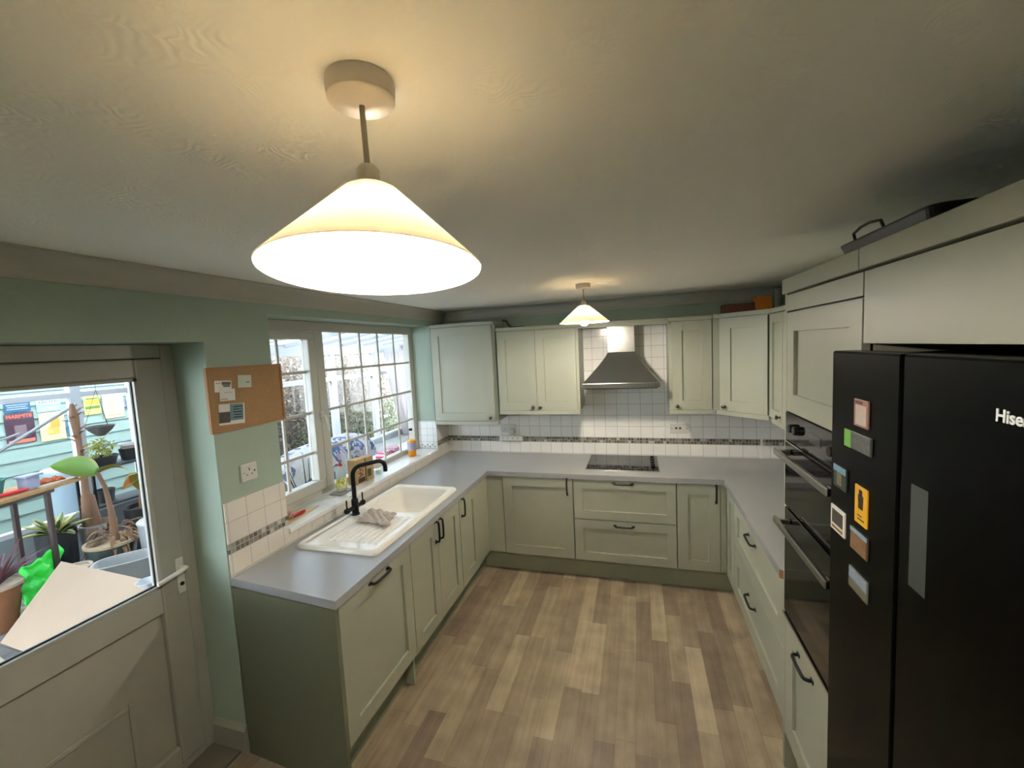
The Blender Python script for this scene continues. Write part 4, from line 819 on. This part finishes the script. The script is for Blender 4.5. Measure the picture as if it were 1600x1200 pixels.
sign('dark blue tin sign with rows of white text, above the dark red one', -1.178, -.965, 1.496, 1.61, (44, 92, 128), [(.08, .92, .68, .73, (200, 214, 226)), (.12, .85, .48, .53, (200, 214, 226)), (.1, .9, .28, .33, (200, 214, 226))])
sign('dark tin sign headed MARMITE in orange letters', -1.189, -.95, 1.144, 1.485, (70, 44, 60), [(0, 1, .80, 1, (84, 70, 84)), (.05, .95, .02, .13, (226, 116, 92)), (.3, .7, .2, .6, (120, 104, 110))], [('MARMITE', .5, .89, .05, (236, 104, 78), .0014)])
sign('white and blue tin sign reading JUNCTION', -.916, -.70, 1.462, 1.599, (150, 200, 232), [(.02, .98, .66, .97, (226, 236, 244)), (.1, .9, .3, .36, (232, 240, 246)), (.15, .85, .14, .2, (232, 240, 246))], [('JUNCTION', .5, .82, .036, (40, 90, 140), .0008)])
sign('cream tin sign with an orange round design, beside the MARMITE one', -.912, -.688, 1.121, 1.452, (226, 224, 160), [(.3, .75, .2, .5, (228, 176, 90)), (.42, .8, .45, .78, (232, 160, 74)), (.25, .5, .25, .4, (214, 190, 110))])
sign('small blue tin sign half hidden behind the banana trunk', -.668, -.60, 1.144, 1.348, (60, 120, 190), [(.1, .9, .6, .9, (150, 190, 214))])
sign('yellow green tin sign with a green banner, right of the white bar', -.483, -.315, 1.36, 1.60, (220, 224, 120), [(.1, .9, .55, .75, (226, 200, 60)), (.05, .95, .3, .45, (96, 130, 60)), (.15, .85, .8, .86, (70, 100, 60))])
sign('pale cream square tin sign, the rightmost big one', -.29, -.06, 1.28, 1.599, (222, 222, 166), [(.3, .6, .4, .8, (222, 200, 150)), (.15, .85, .1, .14, (180, 170, 130))])
sign('narrow purple tin sign beside the pink curtain', -.03, .04, 1.38, 1.52, (112, 106, 170), [(.1, .9, .4, .6, (200, 190, 210))])

# ---- hedge and shrubs outside (uncountable foliage)
def foliage(name, label, cx, cy, cz, rx, ry, rz, n, ls, m, seed, cat='shrub', stuff=True):
    rnd = random.Random(seed); b = B()
    for i in range(n):
        while True:
            p = Vector((rnd.uniform(-1, 1), rnd.uniform(-1, 1), rnd.uniform(-1, 1)))
            if p.length < 1.25: break
        d = Vector((rnd.gauss(0, 1), rnd.gauss(0, 1), rnd.gauss(.2, .8)))
        b.leaf((cx+p.x*rx, cy+p.y*ry, cz+p.z*rz), d, ls*rnd.uniform(.6, 1.4), ls*rnd.uniform(.35, .6), .6, n=3)
    o = b.obj(name, m, fix=False); tag(o, label, cat, kind='stuff' if stuff else None); return o
lg = leaf_mat('dull_green_leaf', (112, 128, 96), (148, 158, 124), .7); lb = leaf_mat('brown_twig_leaf', (158, 146, 134), (188, 176, 160), .6); ly = leaf_mat('grey_green_ivy', (110, 142, 116), (170, 190, 164), .6); lo = leaf_mat('russet_leaf', (176, 130, 84), (200, 160, 110), .6)
foliage('hedge', 'tangled brown and grey hedge of thin twigs outside the conservatory', -5.0, 4.4, 1.2, .5, 2.4, 1.2, 11000, .085, lb, 3, 'hedge')
foliage('ivy', 'grey green ivy growing up outside, behind the left window panes', -4.8, 1.7, 1.05, .3, .62, .55, 1500, .10, ly, 5, 'ivy')
foliage('bush', 'low green bush outside below the hedge', -4.5, 4.9, .2, .35, 2.2, .55, 2600, .085, lg, 8, 'bush')
foliage('bush', 'russet leaved bush outside above the ivy', -4.8, 1.75, 1.7, .3, .5, .22, 700, .08, lo, 9, 'bush')
b = B(); b.box(-5.75, -5.7, .6, 9, -.1, 2.5); o = b.obj('garden_fence', mat('brown_fence', (146, 138, 130), .9, var=.3, vs=9)); tag(o, 'brown garden fence behind the hedge', 'fence')

# ---- sofa and throw seen through the kitchen window
t = thing('wicker_sofa', 'rounded sofa in the conservatory just outside the kitchen window, under a patterned throw', 'sofa', (-1.35, -.42, 0))
def rbox(b, x0, x1, y0, y1, z0, z1, r):
    rs = []
    for i, z in ((r, z0), (r*.3, z0+r*.3), (0, z0+r), (0, z1-r), (r*.12, z1-r*.5), (r*.35, z1-r*.2), (r*.8, z1)): rs.append([(x, y, z) for x, y in rr(x0+i, x1-i, y0+i, y1-i, r+.02)])
    b.rings(rs); return b
wk = mat('pale_wicker', (150, 136, 116), .8, bump=.5, bs=90)
b = B(); rbox(b, -1.36, -1.16, -1.0, .22, .12, .98, .08); b.obj('sofa_back', wk, t, smooth=60)
b = B(); rbox(b, -1.95, -1.15, -1.0, .22, .08, .44, .06); b.obj('seat', wk, t, smooth=60)
for y0 in (-1.02, .10):
    b = B(); rbox(b, -1.9, -1.2, y0, y0+.13, .1, .66, .05); b.obj('armrest', wk, t, smooth=60)
for x in (-1.85, -1.25):
    for y in (-.95, .15): b = B(); b.lathe([(.02, 0), (.025, .09)], (x, y, 0), 10); b.obj('leg', 'bark', t)
b = B(); n1, n2 = 60, 34; V = []
prof = [(-1.02, .30), (-1.04, .55), (-1.06, .8), (-1.09, .95), (-1.14, 1.03), (-1.2, 1.065), (-1.29, 1.065), (-1.37, 1.03), (-1.43, .93), (-1.47, .75), (-1.52, .56)]
for i in range(n1+1):
    u = i/n1; row = []; e = 1-(abs(2*u-1))**5*.16
    for j in range(n2+1):
        q = j/n2*(len(prof)-1); k = min(int(q), len(prof)-2); f_ = q-k; x = prof[k][0]*(1-f_)+prof[k+1][0]*f_; z = prof[k][1]*(1-f_)+prof[k+1][1]*f_
        row.append(b.bm.verts.new((x+.018*math.sin(u*23+j*.25)*(1 if j < 14 else .3), -1.06+1.34*u, .3+(z-.3)*e+.012*math.sin(u*15+j*.4))))
    V.append(row)
for i in range(n1):
    for j in range(n2): b.f([V[i][j], V[i+1][j], V[i+1][j+1], V[i][j+1]])
o = b.obj('patterned_throw', voronoi_mat('floral_throw', ((244, 242, 242), (228, 206, 224), (240, 238, 240), (96, 128, 172), (240, 240, 236), (214, 190, 214), (236, 238, 226), (134, 132, 140), (250, 250, 250), (246, 244, 246)), 13, .9), smooth=60, solid=.006); tag(o, 'white throw with pink, blue and grey pattern draped over the sofa back', 'throw')
t = thing('side_table', 'small table outside the left window sash holding a twig vase', 'table', (-.62, -1.5, 0))
b = B(); b.box(-.86, -.40, -1.82, -1.22, .665, .69); b.obj('tabletop', 'white', t)
for x in (-.83, -.43):
    for y in (-1.79, -1.25): b = B(); b.box(x-.02, x+.02, y-.02, y+.02, 0, .664); b.obj('leg', 'white', t)
t = thing('twig_vase', 'glass vase with bare dark twigs on the small table outside the window', 'vase', (-.6, -1.39, .691))
b = B(); b.lathe([(.035, .691), (.04, .70), (.028, .76), (.034, .80)], (-.6, -1.39, 0), 20, True, False); b.obj('vase_body', 'greypot', t, smooth=40)
rnd = random.Random(2)
for k, (dy, h) in enumerate(((-.15, .46), (-.1, .40), (.05, .5), (.12, .44), (.16, .36))):
    b = B(); b.tube([(-.6, -1.39, .70), (-.6+.01*k, -1.39+dy*.4, .70+h*.45), (-.6-.01*k, -1.39+dy, .70+h)], [.006, .005, .002], 6); b.obj('twig', 'black', t)
b = B(); b.box(-.66, -.55, -1.63, -1.50, .691, .845); o = b.obj('red_box', mat('pinkish_red_box', (214, 60, 84), .5)); tag(o, 'red box on the small table outside the left window sash', 'box')
t = thing('low_cupboard', 'low white cupboard outside under the wide window', 'cupboard', (-.6, 0, 0))
b = B(); b.box(-.80, -.36, -.55, .75, .06, .845); b.obj('cupboard_body', 'white', t)
b = B(); b.box(-.82, -.34, -.57, .77, .846, .862); b.obj('cupboard_top', 'white', t)
for x in (-.76, -.40):
    for y in (-.5, .7): b = B(); b.box(x-.02, x+.02, y-.02, y+.02, 0, .059); b.obj('foot', 'white', t)
for y, l in ((-.34, 'pink and white striped gift bag, the left one of two on the low cupboard'), (-.14, 'pink and white striped gift bag, the right one of two on the low cupboard')):
    b = B(); b.box(-.66, -.56, y, y+.13, .863, .945); o = b.obj('gift_bag', stripe_mat('pink_stripe', (236, 60, 104), (250, 236, 240), 34, (0, 1, .6))); tag(o, l, 'gift bag')

# ---- potted plants seen through the door
def pot(name, label, x, y, z0, z1, r, taper, m, rimm=None, sx=1, sy=1, soil=True, n=36):
    t = thing(name, label, 'plant pot', (x, y, z0)); r0 = r*taper
    b = B(); b.lathe([(r0, z0), (r, z1), (r-.012, z1), (r-.016, z1-.05), (.001, z1-.05)], (x, y, 0), n, sx=sx, sy=sy); b.obj('pot_body', m, t, smooth=40)
    if rimm: b = B(); b.lathe([(r+.001, z1-.018), (r+.009, z1-.016), (r+.009, z1+.006), (r-.014, z1+.006), (r-.014, z1-.01)], (x, y, 0), n, sx=sx, sy=sy); b.obj('pot_rim', rimm, t, smooth=40)
    if soil: b = B(); b.lathe([(r-.017, z1-.046), (r*.5, z1-.03), (.001, z1-.028)], (x, y, 0), n, False, False, sx=sx, sy=sy); b.obj('soil', 'soil', t, smooth=60)
    return t
t = pot('agave_pot', 'black fabric pot holding a yellow edged agave, seen through the door glass', -3.17, -1.62, .0, .5, .135, .92, 'blackpot'); t['category'] = 'potted plant'
ag = leaf_mat('variegated_agave_leaf', (104, 134, 88), (226, 224, 140), .5)
rnd = random.Random(7)
for k in range(15):
    a = k*2.4; el = .45+.08*k; b = B(); b.leaf((-3.17+.02*math.cos(a), -1.62+.02*math.sin(a), .455), (math.cos(a), math.sin(a), el), .26-.004*k, .064, .55-.03*k, n=8, fold=.25); b.obj('leaf', ag, t, smooth=60, solid=.002, fix=False)
t = pot('banana_pot', 'white pot with a tall thick brown banana trunk beside the white window bar', -3.15, -1.32, .0, .45, .14, .8, mat('pale_grey_pot', (196, 194, 190), .5)); t['category'] = 'potted plant'
b = B(); b.tube([(-3.15, -1.36, .42), (-3.15, -1.365, .56), (-3.15, -1.37, .72), (-3.15, -1.38, .76), (-3.15, -1.375, 1.0), (-3.15, -1.38, 1.25), (-3.15, -1.39, 1.5), (-3.14, -1.40, 1.62)], [.075, .062, .05, .03, .024, .022, .036, .014], 14); b.obj('trunk', 'bark', t, smooth=60)
for k in range(12):
    b = B(); a = k*1.3; z = 1.15+.035*k; b.leaf((-3.15+.02*math.cos(a), -1.38+.02*math.sin(a), z), (math.cos(a)*.5, math.sin(a)*.5, .8), .10, .04, 1.2, n=4); b.obj('dry_sheath', 'dead', t, fix=False)
for k in range(16):
    b = B(); a = k*1.1; b.leaf((-3.15+.05*math.cos(a), -1.34+.05*math.sin(a), .44), (math.cos(a), math.sin(a), .7), .16, .03, 2.2, n=5); b.obj('dead_leaf', 'dead', t, fix=False)
t = pot('banana_pot', 'grey glazed bowl with a cream rim holding a young banana with one big green leaf', -2.78, -1.43, .0, .35, .19, .62, 'greypot', 'creamrim'); t['category'] = 'potted plant'
b = B(); b.tube([(-2.78, -1.40, .31), (-2.78, -1.402, .5), (-2.78, -1.41, .66), (-2.78, -1.43, .86), (-2.78, -1.47, 1.0)], [.034, .030, .022, .018, .014], 12); b.obj('trunk', 'bark', t, smooth=60)
gl_ = leaf_mat('banana_green_leaf', (176, 224, 110), (214, 226, 120), .75); yl_ = leaf_mat('banana_yellow_leaf', (176, 182, 80), (222, 176, 60), .6); ol_ = leaf_mat('banana_orange_leaf', (226, 130, 60), (222, 176, 80), .5)
b = B(); b.leaf((-2.78, -1.475, 1.0), (.10, -.62, .62), .38, .19, .75, up=(.6, .2, .5), n=14, fold=.12, roll=-.5); b.obj('green_leaf', gl_, t, smooth=60, solid=.0015, fix=False)
b = B(); b.leaf((-2.79, -1.46, 1.0), (.1, .5, .6), .26, .09, 2.2, up=(.8, 0, .4), n=10, fold=.1, roll=.9); b.obj('yellow_leaf', yl_, t, smooth=60, solid=.0015, fix=False)
rnd = random.Random(11)
for k in range(46):
    a = rnd.uniform(0, 6.28); r_ = rnd.uniform(.03, .13); b = B(); b.leaf((-2.78+r_*math.cos(a), -1.40+r_*math.sin(a), .33+rnd.uniform(0, .16)), (math.cos(a), math.sin(a), rnd.uniform(.2, 1.4)), rnd.uniform(.10, .2), .028, rnd.uniform(1.6, 3), n=6); b.obj('dead_leaf', 'dead', t, fix=False)
def tub(name, label, x, y, z0, z1, ax_, ay, rot, m, cat, th=.008):
    t = thing(name, label, cat, (x, y, z0)); R_ = Matrix.Translation((x, y, 0)) @ Matrix.Rotation(rot, 4, 'Z')
    b = B(R_); P = [(.8, z0), (1, z1), (1.06, z1), (1.06, z1+.012), (.97, z1+.012), (.94, z1-.02), (.77, z0+.012), (.001, z0+.012)]
    b.rings([[(s_*ax_*math.copysign(abs(math.cos(q))**.7, math.cos(q)), s_*ay*math.copysign(abs(math.sin(q))**.7, math.sin(q)), z) for q in [2*math.pi*i/36 for i in range(36)]] for s_, z in P]); b.obj('tub_body', m, t, smooth=40); return t
tub('laundry_tub', 'large oval white plastic tub, behind the cardboard', -2.32, -1.60, .04, .30, .21, .13, .9, 'plastic', 'tub')
b = B(); b.box(-2.50, -2.14, -1.74, -1.46, 0, .039); o = b.obj('wooden_crate', 'wood'); tag(o, 'low wooden board under the oval tub', 'board')
t = thing('lidded_bin', 'white round bin with a domed white lid beside the door frame', 'bin', (-2.5, -1.24, 0))
b = B(); b.lathe([(.10, .0), (.125, .47), (.128, .475)], (-2.5, -1.24, 0), 36); b.obj('bin_body', mat('pale_bin', (206, 212, 216), .4), t, smooth=40)
b = B(); b.lathe([(.132, .476), (.132, .49), (.11, .51), (.06, .52), (.001, .522)], (-2.5, -1.24, 0), 36); b.obj('lid', 'white', t, smooth=40)
t = pot('banana_pot', 'black pot with a banana whose broad yellow leaf hangs by the door frame', -3.0, -1.02, .0, .52, .15, .75, 'blackpot'); t['category'] = 'potted plant'
b = B(); b.tube([(-3.0, -1.02, .48), (-2.96, -1.03, .7), (-2.93, -1.04, .82)], [.03, .022, .014], 10); b.obj('trunk', 'bark', t, smooth=60)
b = B(); b.leaf((-2.93, -1.04, .70), (.1, -.1, .9), .34, .20, 2.6, up=(1, 0, .2), n=12, fold=.1, roll=0); b.obj('yellow_leaf', yl_, t, smooth=60, solid=.0015, fix=False)
b = B(); b.leaf((-2.92, -1.06, .84), (.1, -.9, .25), .20, .11, 1.4, up=(1, 0, .5), n=8, fold=.15); b.obj('orange_leaf', ol_, t, smooth=60, solid=.0015, fix=False)
# plant shelf
t = thing('plant_shelf', 'dark metal plant shelf beyond the banana plants, carrying black planters', 'shelf', (-3.35, -1.0, 0))
for z in (.55, .93): b = B(); b.box(-3.5, -3.22, -1.27, -.70, z, z+.02); b.obj('shelf_board', mat('dark_shelf', (66, 72, 76), .6), t)
for x in (-3.49, -3.24):
    for y in (-1.26, -.72): b = B(); b.box(x-.01, x+.01, y-.01, y+.01, 0, .93); b.obj('leg', 'black', t)
tub('trough_planter', 'long black trough planter on the top shelf', -3.36, -1.10, .951, 1.03, .12, .09, 1.57, 'blackpot', 'planter')
foliage('flowering_plant', 'airy yellow green flowering plant growing in the trough planter', -3.36, -1.10, 1.13, .05, .10, .09, 150, .05, leaf_mat('lime_flower', (170, 186, 90), (230, 222, 130), .5), 21, 'plant', False)
pot('round_planter', 'round black pot at the right end of the top shelf', -3.36, -.86, .951, 1.07, .085, .8, 'blackpot')
pot('small_white_pot', 'small pinkish white pot on the round black pot, by the curtain', -3.36, -.86, 1.08, 1.12, .075, .8, 'rim', 'white')
pot('round_planter', 'round dark pot on the lower shelf', -3.36, -1.12, .571, .70, .085, .8, 'blackpot')
# hanging basket
t = thing('hanging_basket', 'dark shallow hanging basket in front of the shed wall', 'basket', (-3.42, -1.05, 1.32))
b = B(); b.lathe([(.03, 1.24), (.09, 1.30), (.12, 1.345), (.112, 1.345), (.08, 1.31), (.001, 1.30)], (-3.42, -1.05, 0), 28); b.obj('bowl', mat('dark_basket', (92, 88, 86), .9, var=.3, vs=40), t, smooth=40)
for k in range(3):
    a = k*2.1; b = B(); b.tube([(-3.42+.115*math.cos(a), -1.05+.115*math.sin(a), 1.34), (-3.42, -1.05, 1.72), (-3.42, -1.05, 2.14)], .002, 5); b.obj('wire', 'black', t)
# potting bench with its clutter
t = thing('potting_bench', 'wooden potting bench with dark legs, left in the view through the door', 'bench', (-2.75, -2.2, 0))
p0, p1 = Vector((-2.42, -2.75)), Vector((-2.76, -1.56)); dv = (p1-p0).normalized(); nv = Vector((dv.y, -dv.x)); nv = nv if nv.x < 0 else -nv
def bq(a, c, e, f_, z0, z1):
    q = [p0+dv*a+nv*e, p0+dv*c+nv*e, p0+dv*c+nv*f_, p0+dv*a+nv*f_]; b = B(); b.prism([tuple(v) for v in q], z0, z1); return b
LB = (p1-p0).length
for k in range(4): bq(0, LB-.02*k, k*.095, k*.095+.09, .975, 1.0).obj('slat', 'wood', t)
bq(.05, LB-.25, .02, .35, .945, .974).obj('apron', mat('dark_apron', (96, 84, 76), .7), t)
for a in (.1, LB-.30):
    for e_ in (.03, .32): bq(a, a+.03, e_, e_+.03, 0, .944).obj('leg', mat('bench_leg', (70, 50, 48), .6), t)
def onb(a, e_): v = p0+dv*a+nv*e_; return v.x, v.y
x, y = onb(.66, .2); tub('seed_trough', 'teal green plastic trough on the potting bench', x, y, 1.001, 1.12, .13, .08, 1.85, 'greenpl', 'trough')
x, y = onb(.90, .12); b = B(Matrix.Translation((x, y, 1.001)) @ Matrix.Rotation(.3, 4, 'Z')); b.box(-.04, .04, -.045, .045, 0, .10); b.box(-.05, .05, -.06, .07, .10, .115); o = b.obj('lilac_carton', mat('lilac_carton', (190, 192, 220), .6)); tag(o, 'lilac and white carton on the potting bench', 'carton')
x, y = onb(1.03, .14); rnd = random.Random(5); b = B()
nn = 14; V = [[b.bm.verts.new((x-.06+.12*i/nn, y-.09+.2*j/nn, 1.008+.03*abs(math.sin(i*.9)*math.cos(j*.8))+.012*rnd.random())) for j in range(nn+1)] for i in range(nn+1)]
for i in range(nn):
    for j in range(nn): b.f([V[i][j], V[i+1][j], V[i+1][j+1], V[i][j+1]])
o = b.obj('orange_cloth', 'orange', smooth=60, solid=.004); tag(o, 'crumpled orange cloth on the potting bench', 'cloth')
b = B(Matrix.Translation((onb(1.06, .05)[0], onb(1.06, .05)[1], 1.001)) @ Matrix.Rotation(.28, 4, 'Z')); b.box(-.035, .035, -.15, .12, 0, .012); o = b.obj('seed_tray', 'rim'); tag(o, 'flat pale tray at the front edge of the potting bench', 'tray')
x, y = onb(.78, .06); b = B(); b.tube([(x, y-.12, 1.02), (x, y, 1.022), (x-.02, y+.06, 1.02)], [.014, .018, .01], 10); o = b.obj('hand_fork', 'red', smooth=60); tag(o, 'red handled hand tool at the front of the potting bench', 'garden tool')
# pole
b = B(); b.tube([(-3.25, -3.3, .42), (-3.25, -1.85, 1.285), (-3.25, -1.31, 1.605)], .014, 10); b.tube([(-3.25, -2.02, 1.18), (-3.28, -1.86, 1.36), (-3.30, -1.70, 1.40)], .01, 8); o = b.obj('extending_pole', mat('grey_pole', (176, 180, 184), .4), smooth=60); tag(o, 'pale grey pole slanting across the glass in front of the tin signs', 'pole')
# terracotta pots
t = pot('cordyline_pot', 'brown terracotta pot with a pale rim holding a purple spiky plant', -2.74, -2.20, .0, .36, .155, .55, 'terracotta', 'rim'); t['category'] = 'potted plant'
pu = leaf_mat('purple_leaf', (112, 64, 76), (150, 96, 104), .7); rnd = random.Random(3)
for k in range(34):
    a = rnd.uniform(0, 6.28); b = B(); b.leaf((-2.76+.02*math.cos(a), -2.18+.02*math.sin(a), .34), (math.cos(a), math.sin(a), rnd.uniform(.6, 2.6)), rnd.uniform(.22, .36), .028, rnd.uniform(.3, 1.2), n=6); b.obj('leaf', pu, t, fix=False)
pot('small_terracotta_pot', 'small empty terracotta pot just above the top corner of the cardboard', -2.6, -1.80, .0, .30, .10, .7, 'terracotta', 'rim')
# green bag
b = B(); n1 = 22; rnd = random.Random(6); V = []
for i in range(n1+1):
    row = []
    for j in range(n1+1):
        u, v = i/n1, j/n1; x = -2.60-.12*u-.06*v; y = -2.08+.30*u-.03*math.sin(v*3); z = .08+(.34+.06*u)*v
        row.append(b.bm.verts.new((x+.018*math.sin(u*13+v*9)+.012*math.sin(v*25+u*4), y+.012*math.sin(v*17), z+.012*math.sin(u*19))))
    V.append(row)
for i in range(n1):
    for j in range(n1): b.f([V[i][j], V[i+1][j], V[i+1][j+1], V[i][j+1]])
o = b.obj('green_bag', translucent_mat('green_plastic', (130, 310, 150), .5, rough=.2), smooth=50, solid=.012); tag(o, 'bright green crumpled plastic bag between the terracotta pot and the cardboard', 'bag')
b = B(); b.box(-2.80, -2.58, -2.12, -1.76, 0, .085)
o = b.obj('low_crate', 'rim'); tag(o, 'low pale crate under the green bag', 'crate')
# cardboard sheets
def sheet(name, label, A_, B_, C_, th=.006, m='cardb'):
    A_, B_, C_ = Vector(A_), Vector(B_), Vector(C_); D_ = B_+C_-A_; nz = (B_-A_).cross(C_-A_).normalized(); nz = nz if nz.z > 0 else -nz
    b = B(); b.hexa([tuple(p) for p in (A_, B_, D_, C_)] + [tuple(p+nz*th) for p in (A_, B_, D_, C_)]); o = b.obj(name, m); return tag(o, label, 'cardboard')
sheet('cardboard_sheet', 'large plain sheet of brown cardboard leaning outside the door', (-2.43, -1.955, .45), (-1.22, -2.03, .45), (-2.30, -2.38, .10))
b = B(); b.box(-2.25, -1.45, -2.26, -2.08, .0, .185); o = b.obj('flat_carton', 'cardb'); tag(o, 'flat carton propping up the large cardboard sheet', 'carton')
sheet('cardboard_sheet', 'pale cardboard sheet lying flat on the floor in the lower left of the door glass', (-2.50, -2.36, .004), (-1.5, -2.52, .004), (-2.75, -3.3, .004), m=mat('pale_cardboard', (222, 204, 174), .8))
b = B(); b.lathe([(.04, .46), (.066, .50), (.062, .50), (.038, .466), (.001, .466)], (-1.30, -2.075, -.008), 28); o = b.obj('white_dish', 'white', smooth=40); tag(o, 'small white dish on the right corner of the large cardboard', 'dish')
b = B(); b.box(-1.40, -1.21, -2.16, -2.07, .0, .325); o = b.obj('carton', 'cardb'); tag(o, 'carton standing under the right corner of the cardboard', 'carton')
t = thing('blue_grey_drum', 'pale blue grey water drum outside, behind the banana trunk', 'drum', (-4.1, -1.0, -.1))
b = B(); b.lathe([(.2, -.099), (.24, .8), (.25, .82), (.25, .86), (.001, .88)], (-4.15, -.95, 0), 36); b.obj('drum_body', mat('pale_blue_drum', (168, 190, 204), .5), t, smooth=40)
